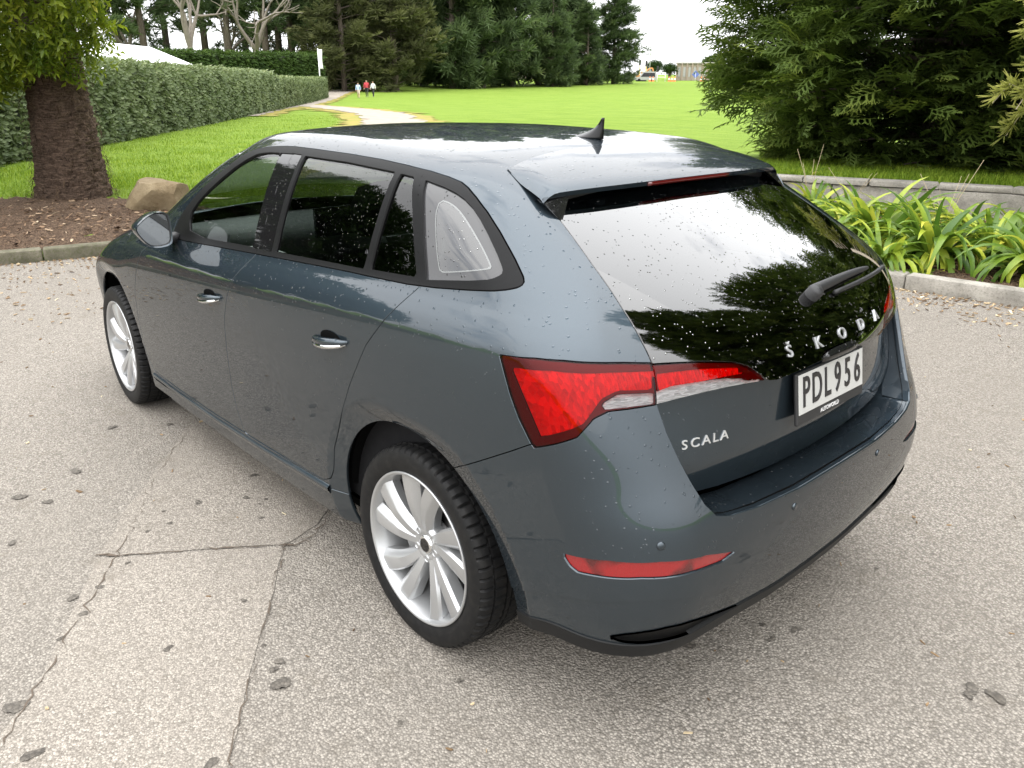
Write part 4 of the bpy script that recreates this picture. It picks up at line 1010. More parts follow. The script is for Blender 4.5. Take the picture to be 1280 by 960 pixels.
def ragged(P, amp, step=.05, seed=0):
    r_ = np.random.default_rng(seed); Q = resample(np.r_[np.array(P), [P[0]]], step)[:-1]; k = r_.normal(0, 1, (len(Q), 2)); k = (k+np.roll(k, 1, 0)+np.roll(k, -1, 0))/3; return Q+k*amp
def sheet(name, P, z, mat, parent):
    bm = bmesh.new(); bm.faces.new([bm.verts.new((p[0], p[1], z)) for p in P]); bmesh.ops.triangulate(bm, faces=bm.faces[:]); bm.normal_update()
    if bm.faces[:][0].normal.z < 0: bmesh.ops.reverse_faces(bm, faces=bm.faces[:])
    me = bpy.data.meshes.new(name); bm.to_mesh(me); bm.free(); me.materials.append(mat); o = bpy.data.objects.new(name, me); COL.objects.link(o); o.parent = parent; return o
gp = lambda *L_: [tuple(on_z(px, py)[:2]) for px, py in L_]
M['patch'] = chipseal('trench_patch', 175, .42, (.92, .895, .86), bump=.5); M['patch2'] = chipseal('upper_patch', 165, .46, (.87, .845, .81), bump=.5)
sheet('road_patch', ragged(gp((122, 700), (262, 688), (356, 684), (335, 760), (310, 850), (285, 962), (250, 1100), (-160, 1100), (-20, 948), (50, 850), (85, 775)), .006, .05, 1), .003, M['patch'], road)
sheet('road_patch', ragged(gp((236, 532), (300, 545), (416, 628), (400, 655), (356, 682), (262, 686), (122, 697), (150, 650)), .006, .05, 2), .003, M['patch2'], road)
def crack(pts, w_, seed):
    r_ = np.random.default_rng(seed); P = resample(np.array(gp(*pts)), .03); P = P+r_.normal(0, .008, P.shape); T_ = np.gradient(P, axis=0); T_ /= np.linalg.norm(T_, axis=1, keepdims=True); n_ = np.stack([-T_[:, 1], T_[:, 0]], 1)
    ww = w_*.36*np.clip(r_.normal(.8, .8, len(P)), .02, 2.6); A_ = P+n_*ww[:, None]/2; B_ = P-n_*ww[:, None]/2
    V = np.concatenate([np.c_[A_, np.full(len(P), .0055)], np.c_[B_, np.full(len(P), .0055)]]); n = len(P); F = [(i, i+1, n+i+1, n+i) for i in range(n-1)]
    o = mesh('road_crack', V, F, M['crack'], road, False)
    if o.data.polygons[0].normal.z < 0: o.data.flip_normals()
M['crack'] = simple('crack_grime', (.085, .065, .048), .95, var=.5, vscale=60)
for k, (p__, w_) in enumerate((([(238, 532), (200, 590), (150, 690)], .006), ([(150, 690), (105, 765), (60, 838), (0, 935)], .012), ([(118, 696), (190, 694), (262, 688), (390, 678)], .017), ([(412, 640), (395, 668), (356, 684)], .010), ([(356, 686), (335, 760), (318, 830), (285, 960)], .008), ([(900, 640), (1130, 690), (1200, 730)], .004))): crack(p__, w_, k)
M['stain'] = chipseal('oil_stain', 82, .8, (.55, .53, .50), dark=.36)
spots = [(352, 855, .055), (327, 648, .022), (308, 623, .03), (248, 629, .035), (213, 655, .02), (185, 665, .02), (125, 735, .03), (92, 748, .035), (105, 768, .028), (210, 812, .028), (318, 595, .035), (95, 590, .05), (60, 628, .04), (25, 622, .055), (205, 640, .016), (333, 625, .018), (325, 631, .014), (40, 945, .045), (20, 885, .06), (350, 828, .03), (342, 838, .025), (265, 955, .035), (212, 531, .03), (140, 535, .04), (965, 800, .028), (995, 788, .03), (862, 808, .04), (953, 782, .02), (1215, 862, .045), (1245, 872, .05), (1210, 870, .03), (945, 745, .02), (1095, 712, .014), (330, 808, .015), (575, 852, .02), (500, 905, .016), (305, 752, .02), (160, 705, .018), (75, 800, .02), (15, 680, .03)]
for k, (px, py, r_) in enumerate(spots):
    c = on_z(px, py)[:2]; q = np.random.default_rng(100+k); n = 22; a = np.arange(n)*2*math.pi/n; rad_ = r_*(1+.22*np.sin(a*2+q.uniform(0, 6))+.14*np.sin(a*3+q.uniform(0, 6))+q.normal(0, .06, n)); r_ = r_*.75; rad_ = rad_*.46; el = q.uniform(.8, 1.15)
    sheet('stain', np.stack([c[0]+rad_*np.cos(a)*el, c[1]+rad_*np.sin(a)/el], 1), .0045+.00005*k, M['stain'], road)
# ---- kerbs: separate cast stones
def stones(name, P, step, w_, h_, mat, parent, z0=0, bev=.02, jit=.004, zfun=None, pname='kerb_stone'):
    Q = resample(P, step); 
    for k, (a, b) in enumerate(zip(Q[:-1], Q[1:])):
        L_ = np.linalg.norm(b-a)-.008; bm = box_bm(L_, w_*random.uniform(.97, 1.03), h_*random.uniform(.97, 1.02), bev, 2)
        for v in bm.verts: v.co += Vector((random.uniform(-1, 1), random.uniform(-1, 1), random.uniform(-1, 1)))*jit
        o = bm_obj(pname, bm, mat, parent, True, 40); c = (a+b)/2; zz = z0+(zfun(c) if zfun else 0); o.location = (c[0], c[1], zz+h_/2); o.rotation_euler = (0, 0, math.atan2(b[1]-a[1], b[0]-a[0]))
t = NT('weathered_concrete'); n1 = t.noise(5, 6, .65); n2 = t.noise(60, 4, .7); n3 = t.vor(160, 'F1', 'Distance')
c = t.mix(t.ramp(n1, [(.35, 0), (.7, 1)]), (.22, .205, .18), (.40, .375, .33)); c = t.mix(t.ramp(n2, [(.5, 0), (.75, .7)]), c, (.09, .085, .06)); 
M['concrete'] = t.end(t.pbr(base=c, rough=.9, spec=.2, normal=t.bump(t.math('ADD', n2, t.math('MULTIPLY', n3, .5)), .6, .008)))
t = NT('mossy_kerb'); n1 = t.noise(4, 6, .65); n2 = t.noise(50, 4, .7)
c = t.mix(t.ramp(n1, [(.35, 0), (.7, 1)]), (.075, .07, .05), (.20, .18, .14)); c = t.mix(t.ramp(n2, [(.45, 0), (.75, .8)]), c, (.06, .075, .02))
M['mossy'] = t.end(t.pbr(base=c, rough=.95, spec=.15, normal=t.bump(n2, .6, .01)))
ke = empty('kerb', (0, 0, 0)); tag(ke, kind='structure')
ix = int(np.argmin(np.hypot(KL[:, 0]-6.1, KL[:, 1]+3.1)))
i0 = int(np.argmin(np.abs(KL[:, 1]-9))); i1 = int(np.argmin(np.abs(KL[:, 0]+7)))
stones('kerb', KL[i0:ix+1], .95, .16, .17, M['mossy'], ke, -.05); stones('kerb', KL[ix:i1], .92, .17, .19, M['concrete'], ke, -.06)
# ---- planting beds
def bed(name, inner_, outer_, mat, z, seed, n_across=10, step=.12, bump_=.02):
    A_ = resample(inner_, step); n = len(A_); B_ = resample(outer_, 1); s = np.linspace(0, 1, n); sb = np.linspace(0, 1, len(B_)); B_ = np.stack([np.interp(s, sb, B_[:, k]) for k in (0, 1)], 1)
    r_ = np.random.default_rng(seed); V = []
    for k in range(n_across+1):
        t = k/n_across; P = A_*(1-t)+B_*t; zz = ground_z(P[:, 0], P[:, 1]); zz = np.maximum(zz, .07+hills(P[:, 0], P[:, 1])); V.append(np.c_[P, zz+z*math.sin(math.pi*min(1, max(0, .08+t*.84)))+r_.normal(0, bump_, n)*(0 < k < n_across)-(.03 if k == n_across else 0)])
    V = np.concatenate(V); F = np.array([(k*n+i, k*n+i+1, (k+1)*n+i+1, (k+1)*n+i) for k in range(n_across) for i in range(n-1)])
    o = mesh(name, V, F, mat); 
    if o.data.polygons[0].normal.z < 0: o.data.flip_normals()
    tag(o, kind='structure'); return o
def off(P, d):
    P = np.asarray(P, float); T_ = np.gradient(P, axis=0); T_ /= np.linalg.norm(T_, axis=1, keepdims=True); return P+np.stack([-T_[:, 1], T_[:, 0]], 1)*d
t = NT('bark_mulch'); n1 = t.noise(14, 5, .7); v1 = t.vor(70, 'F1', 'Color'); r1 = t.n('ShaderNodeSeparateXYZ', {0: v1}).outputs[0]; d1 = t.vor(70, 'F1', 'Distance')
c = t.mix(r1, (.045, .029, .020), (.19, .125, .083)); c = t.mix(t.ramp(n1, [(.5, 0), (.8, .6)]), c, (.27, .19, .125))
M['mulch'] = t.end(t.pbr(base=c, rough=.95, spec=.15, normal=t.bump(t.math('ADD', d1, n1), 1.0, .03)))
KBl = KL[i0:ix+1]; sgn = -1 if sd(ROADPOLY, *off(KBl, .5)[5][:, None])[0] < 0 else 1
far_l = np.array([(11.4, 9), (11.6, 5), (11.9, 2), (12.0, .3), (11.5, -1.0), (10.4, -1.75), (9.2, -2.0), (8.0, -2.2), (7.0, -2.4)])
bedl = bed('mulch_bed', off(KBl, .10*sgn), smoothline(far_l, 1), M['mulch'], .06, 3, 12)
KBr = KL[ix:i1]; far_r = np.vstack([[(6.4, -3.6), (6.3, -5.4)], WALL+(CAM_POS[:2]-WALL)/np.linalg.norm(CAM_POS[:2]-WALL, axis=1, keepdims=True)*.13])
bedr = bed('planting_bed', off(KBr, .11*sgn), smoothline(far_r, 1), M['mulch'], .05, 4, 12)
# bark chips and twigs lying on the beds and drifted against the kerbs
def litter(name, n, sampler, cols, lo, hi, seed, label, cat):
    r_ = np.random.default_rng(seed); P = sampler(r_, n); a = r_.uniform(0, 2*math.pi, n); L_ = r_.uniform(lo, hi, n); W_ = L_*r_.uniform(.12, .45, n); tl = r_.normal(0, .25, (n, 2))
    u = np.stack([np.cos(a), np.sin(a), tl[:, 0]], 1)*L_[:, None]/2; v = np.stack([-np.sin(a), np.cos(a), tl[:, 1]], 1)*W_[:, None]/2; h = np.array([0, 0, .004])
    V = np.stack([P-u-v, P+u*.8-v, P+u+v*.4, P-u*.7+v, P-u-v-h, P+u*.8-v-h, P+u+v*.4-h, P-u*.7+v-h], 1).reshape(-1, 3); b = np.arange(n)*8
    F = np.concatenate([b[:, None]+np.array(q) for q in ([0, 1, 2, 3], [0, 4, 5, 1], [1, 5, 6, 2], [2, 6, 7, 3], [3, 7, 4, 0])])
    t = NT(name+'_material'); at = t.n('ShaderNodeAttribute', attribute_name='tone').outputs['Fac']
    o = mesh(name, V, F, t.end(t.pbr(base=t.ramp(at, cols), rough=.9, spec=.2)), None, False); set_tone(o, np.repeat(r_.uniform(0, 1, n), 8)); tag(o, label, cat, kind='stuff'); return o
def on_mesh(A_, B_):
    A_ = resample(A_, .1); B_ = resample(B_, .1)
    def f(r_, n):
        s = r_.uniform(0, 1, n); t_ = r_.uniform(0.03, .97, n); ia = (s*(len(A_)-1)).astype(int); ib = (s*(len(B_)-1)).astype(int); P = A_[ia]*(1-t_)[:, None]+B_[ib]*t_[:, None]
        zz = .085+hills(P[:, 0], P[:, 1])+.06*np.sin(np.pi*np.clip(.08+t_*.84, 0, 1)); return np.c_[P, zz+r_.uniform(0, .02, n)]
    return f
BARK = [(0, (.03, .018, .012)), (.5, (.13, .08, .05)), (.85, (.28, .19, .12)), (1, (.45, .35, .24))]
litter('bark_chips', 6500, on_mesh(off(KBl, .15*sgn), smoothline(far_l, 1)), BARK, .02, .09, 5, 'brown bark chips covering the bed around the dark trunk', 'bark chips')
litter('dry_leaf_litter', 5000, on_mesh(off(KBr, .15*sgn), smoothline(far_r, 1)), [(0, (.04, .022, .012)), (.5, (.14, .08, .045)), (.85, (.30, .20, .11)), (1, (.5, .4, .25))], .03, .12, 6, 'brown dry leaves under the strap leaved plants', 'leaf litter')
def gutter(P, lo, hi):
    A_ = resample(P, .05)
    def f(r_, n):
        i = r_.integers(0, len(A_), n); d = lo+(hi-lo)*r_.uniform(0, 1, n)**2.2; Q = off(A_, -1*sgn)-A_
        X_ = A_[i]+Q[i]*d[:, None]; return np.c_[X_, r_.uniform(.004, .012, n)]
    return f
DRY = [(0, (.08, .05, .03)), (.5, (.24, .16, .09)), (.9, (.44, .34, .21)), (1, (.62, .54, .38))]
litter('gutter_debris', 2600, gutter(KBr, .10, .85), DRY, .010, .055, 8, 'dry leaf scraps lying in the gutter along the pale kerb', 'leaf litter')
litter('gutter_debris', 3800, gutter(KBl, .10, 2.6), DRY, .010, .05, 9, 'dry leaf scraps lying in the gutter along the mossy kerb', 'leaf litter')
litter('road_debris', 900, lambda r_, n: np.c_[r_.uniform(-2.5, 7, n), r_.uniform(-4.8, 5, n), r_.uniform(.004, .008, n)], DRY, .006, .028, 10, 'tiny scattered leaf scraps and grit on the road', 'leaf litter')
# ---- low retaining wall of weathered blocks with a coping
wl = empty('retaining_wall', (0, 0, 0)); tag(wl, 'low grey weathered block wall between the strap leaved plants and the lawn', 'wall')
wz = lambda c: .0
WQ = smoothline(WALL, 1)
stones('wall', WQ, 1.15, .22, .37, M['concrete'], wl, .05, .018, .006, wz, 'wall_block'); stones('wall', WQ, .8, .27, .07, M['concrete'], wl, .425, .015, .005, wz, 'coping_stone')
# ---- gravel path with worn yellow edges
t = NT('gravel_path'); n1 = t.noise(3, 5, .6); n2 = t.noise(60, 4, .7); M['path'] = t.end(t.pbr(base=t.mix(t.ramp(t.math('ADD', t.math('MULTIPLY', n1, .6), t.math('MULTIPLY', n2, .4)), [(.35, 0), (.65, 1)]), (.20, .17, .14), (.32, .285, .24)), rough=.95, spec=.2))
t = NT('worn_grass'); n1 = t.noise(1.2, 6, .7); n2 = t.noise(20, 4, .7); M['worn'] = t.end(t.pbr(base=t.mix(t.ramp(t.math('ADD', t.math('MULTIPLY', n1, .6), t.math('MULTIPLY', n2, .4)), [(.4, 0), (.6, 1)]), (.27, .19, .06), (.15, .18, .03)), rough=.95, spec=.15))
def ribbon(name, pts, w_, z, mat, seed, amp):
    P = resample(smoothline([on_ground(*p)[0][:2] for p in pts], 2), .6); r_ = np.random.default_rng(seed); T_ = np.gradient(P, axis=0); T_ /= np.linalg.norm(T_, axis=1, keepdims=True); n_ = np.stack([-T_[:, 1], T_[:, 0]], 1); rows = []
    ww = np.interp(np.linspace(0, 1, len(P)), np.linspace(0, 1, len(w_)), w_)
    for k in np.linspace(-1, 1, 7):
        Q = P+n_*(k*ww/2)[:, None]; 
        if abs(k) > .99: Q = Q+n_*r_.normal(0, amp, len(P))[:, None]
        rows.append(np.c_[Q, hills(Q[:, 0], Q[:, 1])+.095+z+.02])
    V = np.concatenate(rows); n = len(P); F = np.array([(a*n+i, a*n+i+1, (a+1)*n+i+1, (a+1)*n+i) for a in range(6) for i in range(n-1)]); o = mesh(name, V, F, mat)
    if o.data.polygons[0].normal.z < 0: o.data.flip_normals()
    tag(o, kind='structure'); return o
pA_ = [(432, 112.5), (412, 119), (392, 127), (372, 132), (345, 135), (300, 146)]; pB_ = [(372, 131.5), (410, 135), (448, 138.5), (480, 144), (492, 152), (497, 163), (500, 185), (490, 225)]
ribbon('path_verge', pB_, (3.6, 4.2, 4.6, 4.0, 3.6), .012, M['worn'], 1, .35); ribbon('path_verge', pA_, (4.5, 4.0, 3.5), .010, M['worn'], 2, .25)
ribbon('path', pA_, (3.2, 3.0, 2.4, 1.6), .022, M['path'], 3, .12); ribbon('path', pB_, (2.0, 2.4, 2.6, 2.6, 2.4), .030, M['path'], 4, .18)
# ================================================================== VEGETATION
def frames(D, roll=None, up=(0, 0, 1)):
    "rotation matrices whose x axis is D"
    D = D/np.linalg.norm(D, axis=1, keepdims=True); u = np.tile(np.array(up, float), (len(D), 1)); bad = np.abs((D*u).sum(1)) > .97; u[bad] = (1, 0, 0)
    y = np.cross(u, D); y /= np.linalg.norm(y, axis=1, keepdims=True); z = np.cross(D, y)
    if roll is not None: c, s = np.cos(roll)[:, None], np.sin(roll)[:, None]; y, z = y*c+z*s, z*c-y*s
    return np.stack([D, y, z], -1)
def scatter(tmpl, P, R_, S, tone):
    tv_, tf_, tt = tmpl; n = len(P); V = np.einsum('nij,vj->nvi', R_*S[:, None, None], tv_)+P[:, None]; F = (np.arange(n)*len(tv_))[:, None, None]+tf_[None]
    return V.reshape(-1, 3), F.reshape(-1, tf_.shape[1]), np.clip(tone[:, None]+tt[None], 0, 1).ravel()
def quads(L_):
    "list of (base, tip, width vector, base frac width, tip frac) -> tapered quads"
    V = []; 
    for a, b, w_, k0, k1 in L_: a, b, w_ = map(np.array, (a, b, w_)); V += [a-w_*k0, a+w_*k0, b+w_*k1, b-w_*k1]
    return np.array(V, float), np.arange(len(V)).reshape(-1, 4)
def tm_cypress(seed=0, n=8):
    "flat drooping spray of scale-leaf twigs, unit length along x"
    r_ = np.random.default_rng(seed); L_ = [((0, 0, 0), (.95, 0, -.06), (0, .012, 0), 1.3, .5)]; tt = [0]*4
    for i in range(n):
        t = .12+.8*i/n; s = 1 if i % 2 else -1; ln = (.46-.30*t)*r_.uniform(.8, 1.2); a = r_.uniform(.6, .95); b = (t+ln*math.cos(a), s*ln*math.sin(a), -.05*t-.10*ln+r_.normal(0, .03)); o = (t, 0, -.05*t)
        L_.append((o, b, (0.030*-math.sin(a)*s, .030*math.cos(a), .008), 1.0, .25)); tt += [-.05, -.05, .12, .12]
        for q, s2 in ((.40, 1), (.62, -1)):
            m = np.array(o)*(1-q)+np.array(b)*q; l2 = ln*.48
            if 1:
                a2 = a*s+s2*.65; e = m+np.array([l2*math.cos(a2), l2*math.sin(a2), -.02+r_.normal(0, .02)]); L_.append((tuple(m), tuple(e), (-.026*math.sin(a2), .026*math.cos(a2), .006), 1, .3)); tt += [-.02, -.02, .18, .18]
    V, F = quads(L_); return V, F, np.array(tt)
def tm_needles(seed=0, n=13):
    r_ = np.random.default_rng(seed); L_ = []; tt = []
    for i in range(n):
        a = r_.uniform(0, 2*math.pi); e = r_.uniform(.15, 1.25); d = np.array([math.cos(e), math.sin(e)*math.cos(a), math.sin(e)*math.sin(a)*.8]); o = np.array([r_.uniform(0, .45), 0, 0]); w_ = np.cross(d, r_.normal(0, 1, 3)); w_ /= np.linalg.norm(w_)
        L_.append((o, o+d*r_.uniform(.4, .75), w_*.055, .8, .25)); tt += [-.1, -.1, .15, .15]
    V, F = quads(L_); return V, F, np.array(tt)
def tm_leaves(seed=0, n=7, w_=.17, l_=.42):
    "cluster of folded pointed leaves about the twig axis x"
    r_ = np.random.default_rng(seed); V = []; F = []; tt = []
    for i in range(n):
        a = i*2.4+r_.uniform(-.4, .4); e = r_.uniform(.5, 1.25); d = np.array([math.cos(e), math.sin(e)*math.cos(a), math.sin(e)*math.sin(a)]); o = np.array([i/n*.7, 0, 0]); sd_ = np.cross(d, (1, 0, 0)); sd_ /= np.linalg.norm(sd_)+1e-9; nn_ = np.cross(sd_, d); k = len(V); L2 = l_*r_.uniform(.75, 1.2)
        V += [o, o+d*L2*.5+sd_*w_*.5+nn_*.03, o+d*L2-nn_*.05, o+d*L2*.5-sd_*w_*.5+nn_*.03, o+d*L2*.5-nn_*.02]; F += [(k, k+1, k+4, k), (k+1, k+2, k+4, k+1), (k+4, k+2, k+3, k+4), (k, k+4, k+3, k)]; q = r_.normal(0, .12); tt += [q-.1, q+.12, q+.05, q+.12, q-.05]
    F = np.array([f[:3] for f in F]); return np.array(V), F, np.array(tt)
def crown_mesh(name, chunks, mat, parent):
    V = np.concatenate([c[0] for c in chunks]); T_ = np.concatenate([c[2] for c in chunks]); o = 0; F = []
    for c in chunks: F.append(c[1]+o); o += len(c[0])
    ob = mesh(name, V, np.concatenate(F), mat, parent, True); set_tone(ob, T_); return ob
t = NT('grey_brown_bark'); n1 = t.noise(6, 5, .7, t.coord()); mp_ = t.n('ShaderNodeMapping', {'Scale': (14, 14, 2.2)}); t.l(t.coord(), mp_.inputs[0]); n2 = t.noise(1, 5, .7, mp_.outputs[0])
M['bark'] = t.end(t.pbr(base=t.mix(t.ramp(n2, [(.35, 0), (.65, 1)]), (.045, .035, .028), (.17, .14, .115)), rough=.95, spec=.15, normal=t.bump(n2, .8, .04)))
M['pale_bark'] = simple('pale_bark', (.17, .145, .12), .9, var=.4, vscale=3, bump=.5, bscale=8, bdist=.05)
M['cypress'] = leafmat('cypress_foliage', (.019, .037, .011), (.090, .132, .028), (.31, .35, .075), .34, .55, scale=1.3)
M['pine'] = leafmat('pine_foliage', (.022, .038, .018), (.080, .118, .046), (.21, .25, .10), .25, .6, scale=.35)
M['pine_brown'] = leafmat('olive_brown_pine_foliage', (.034, .040, .018), (.105, .115, .048), (.24, .24, .105), .25, .6, scale=.35)
M['broad'] = leafmat('dark_broadleaf', (.010, .022, .006), (.030, .060, .012), (.07, .12, .025), .35, .4, scale=1.0)
M['variegated'] = leafmat('yellow_green_variegated_leaves', (.06, .115, .014), (.27, .32, .03), (.70, .62, .14), .42, .35, .3, scale=2.2)
M['hedge'] = leafmat('grey_green_hedge_leaves', (.065, .090, .042), (.185, .225, .11), (.40, .41, .24), .25, .5, scale=1.5)
M['dark_hedge'] = leafmat('dark_clipped_hedge', (.018, .036, .009), (.055, .095, .020), (.11, .16, .035), .2, .6, scale=.8)
# ---- big cypress on the lawn behind the wall: limbs with drooping sprays down to the grass
CY = np.r_[at_r(1192, 15.6), 0]; CY[2] = hills(CY[0], CY[1])+.05
def big_cypress(name, seed, nb, H, R0, nspr, zcut=99):
    r_ = np.random.default_rng(seed); root = empty(name, (0, 0, 0)); tw = [tube([(0, 0, -.2), (.05, 0, 1.5), (-.04, .05, 4), (0, 0, H*.8)], [.42, .34, .24, .08], 12)]; P = []; D = []; S = []; tone = []
    for b in range(nb):
        zt = .10+(H-.6)*(b/nb)**1.25; a = b*2.39996+r_.normal(0, .25); reach = R0*(1-(zt/H))**.55*(.46+.54*sstep(-.2, 2.3, zt))*r_.uniform(.84, 1.06)+.2; rise = r_.uniform(.02, .26); n = 14; pts = []
        for i in range(n):
            s = i/(n-1); w1 = .10*math.sin(s*4+b)
            pts.append((math.cos(a+w1)*reach*s, math.sin(a+w1)*reach*s, max(.12, zt+reach*(rise*s-.10*s*s)+.0)))
        pts = np.array(pts); tw.append(tube(pts[::2], np.linspace(.06, .012, len(pts[::2])), 5, False))
        k = max(6, int(nspr*(reach/R0)/nb)); s = r_.uniform(.16, 1.0, k)**.55; i = np.clip((s*(n-1)).astype(int), 0, n-2); f = (s*(n-1)-i)[:, None]; q = pts[i]*(1-f)+pts[i+1]*f
        ax = pts[-1]-pts[0]; ax = ax/np.linalg.norm(ax); sidev = np.cross(ax, (0, 0, 1)); ss = r_.normal(0, 1, k); spread = .55*(1-.35*s)
        q = q+sidev*(ss*spread)[:, None]+np.c_[np.zeros(k), np.zeros(k), r_.normal(-.04, .20, k)]; q[:, 2] = np.maximum(q[:, 2], .10)
        d = ax[None]*r_.uniform(.6, 1.1, k)[:, None]+sidev[None]*(np.clip(ss, -1.2, 1.2)*.75)[:, None]+np.c_[np.zeros(k), np.zeros(k), r_.normal(.12, .30, k)]
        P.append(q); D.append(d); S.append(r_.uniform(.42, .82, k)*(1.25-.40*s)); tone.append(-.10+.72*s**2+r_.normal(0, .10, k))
    P, D, S, tone = map(np.concatenate, (P, D, S, tone)); ch = []
    for v in range(3):
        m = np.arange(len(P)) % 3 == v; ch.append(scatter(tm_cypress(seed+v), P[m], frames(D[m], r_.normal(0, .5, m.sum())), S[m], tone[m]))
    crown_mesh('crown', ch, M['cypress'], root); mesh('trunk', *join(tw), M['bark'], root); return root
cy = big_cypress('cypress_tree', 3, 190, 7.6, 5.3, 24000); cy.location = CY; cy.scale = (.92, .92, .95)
tag(cy, 'broad dark green cypress with drooping sprays sweeping down to the lawn behind the wall', 'tree')
def near_copy(src, px_or_xy, sc_, rz, label, cat='tree', group=None):
    c = copy_tree(src); c.location = px_or_xy; c.scale = (sc_,)*3; c.rotation_euler = (0, 0, rz); tag(c, label, cat)
    if group: c['group'] = group
    elif 'group' in c: del c['group']
    return c
xy = at_r(1430, 16.5); near_copy(cy, (xy[0], xy[1], hills(*xy)+.05), .80, 2.2, 'second dark cypress growing at the outer side of the broad one')
near_copy(cy, (-2.5, -13.0, .3), .75, 4.0, 'dark cypress beyond the wall, mirrored in the rear window of the car').scale = (.75, .75, 1.75)
near_copy(cy, (-7.9, -11.4, .2), .62, 1.0, 'very tall cypress at the roadside, mirrored low in the rear window of the car').scale = (.98, .98, 3.3)
near_copy(cy, (-10.6, -8.0, .0), .8, 2.6, 'tall cypress farthest along the roadside behind the car').scale = (.85, .85, 2.5)
# ---- loose yellow-green branch hanging in from the side, long narrow leaves on pale twigs
def willow_branch():
    r_ = np.random.default_rng(21); root = empty('acacia_tree', (0, 0, 0)); base = np.r_[at_r(1392, 9.6), .4]; tw = [tube([base+[0, 0, -.3], base+[.05, 0, 1.0], base+[0, .1, 2.4]], [.09, .07, .05], 8)]; P = []; D = []; S = []
    dirv = np.r_[at_r(1230, 9.5)-base[:2], 0]; L0 = np.linalg.norm(dirv); dirv /= L0; side = np.cross(dirv, (0, 0, 1))
    for k in range(17):
        o = base+[0, 0, 1.1+1.9*r_.uniform()]; d = dirv*r_.uniform(.7, 1.05)+side*r_.normal(0, .35)+np.array([0, 0, r_.normal(.10, .25)]); ln = L0*r_.uniform(.55, .98); n = 9; pts = [o+d*ln*t+np.array([0, 0, -.45*t*t*r_.uniform(.5, 1.2)]) for t in np.linspace(0, 1, n)]; pts = np.array(pts); tw.append(tube(pts, np.linspace(.014, .004, n), 5, False))
        m = 70; s = r_.uniform(.25, 1, m); i = np.clip((s*(n-1)).astype(int), 0, n-2); f = (s*(n-1)-i)[:, None]; q = pts[i]*(1-f)+pts[i+1]*f; P.append(q); D.append(d[None]+r_.normal(0, .55, (m, 3))); S.append(r_.uniform(.10, .19, m))
    P, D, S = map(np.concatenate, (P, D, S)); ch = [scatter(tm_needles(5, 9), P, frames(D), S, RNG.uniform(.2, .9, len(P)))]
    crown_mesh('crown', ch, leafmat('yellow_green_narrow_leaves', (.10, .12, .025), (.26, .27, .06), (.50, .48, .16), .4, .5), root); mesh('trunk', *join(tw), simple('pale_twig', (.42, .36, .28), .8), root)
    tag(root, 'wispy yellow green tree with pale twigs hanging in front of the dark cypress', 'tree'); return root
willow_branch()
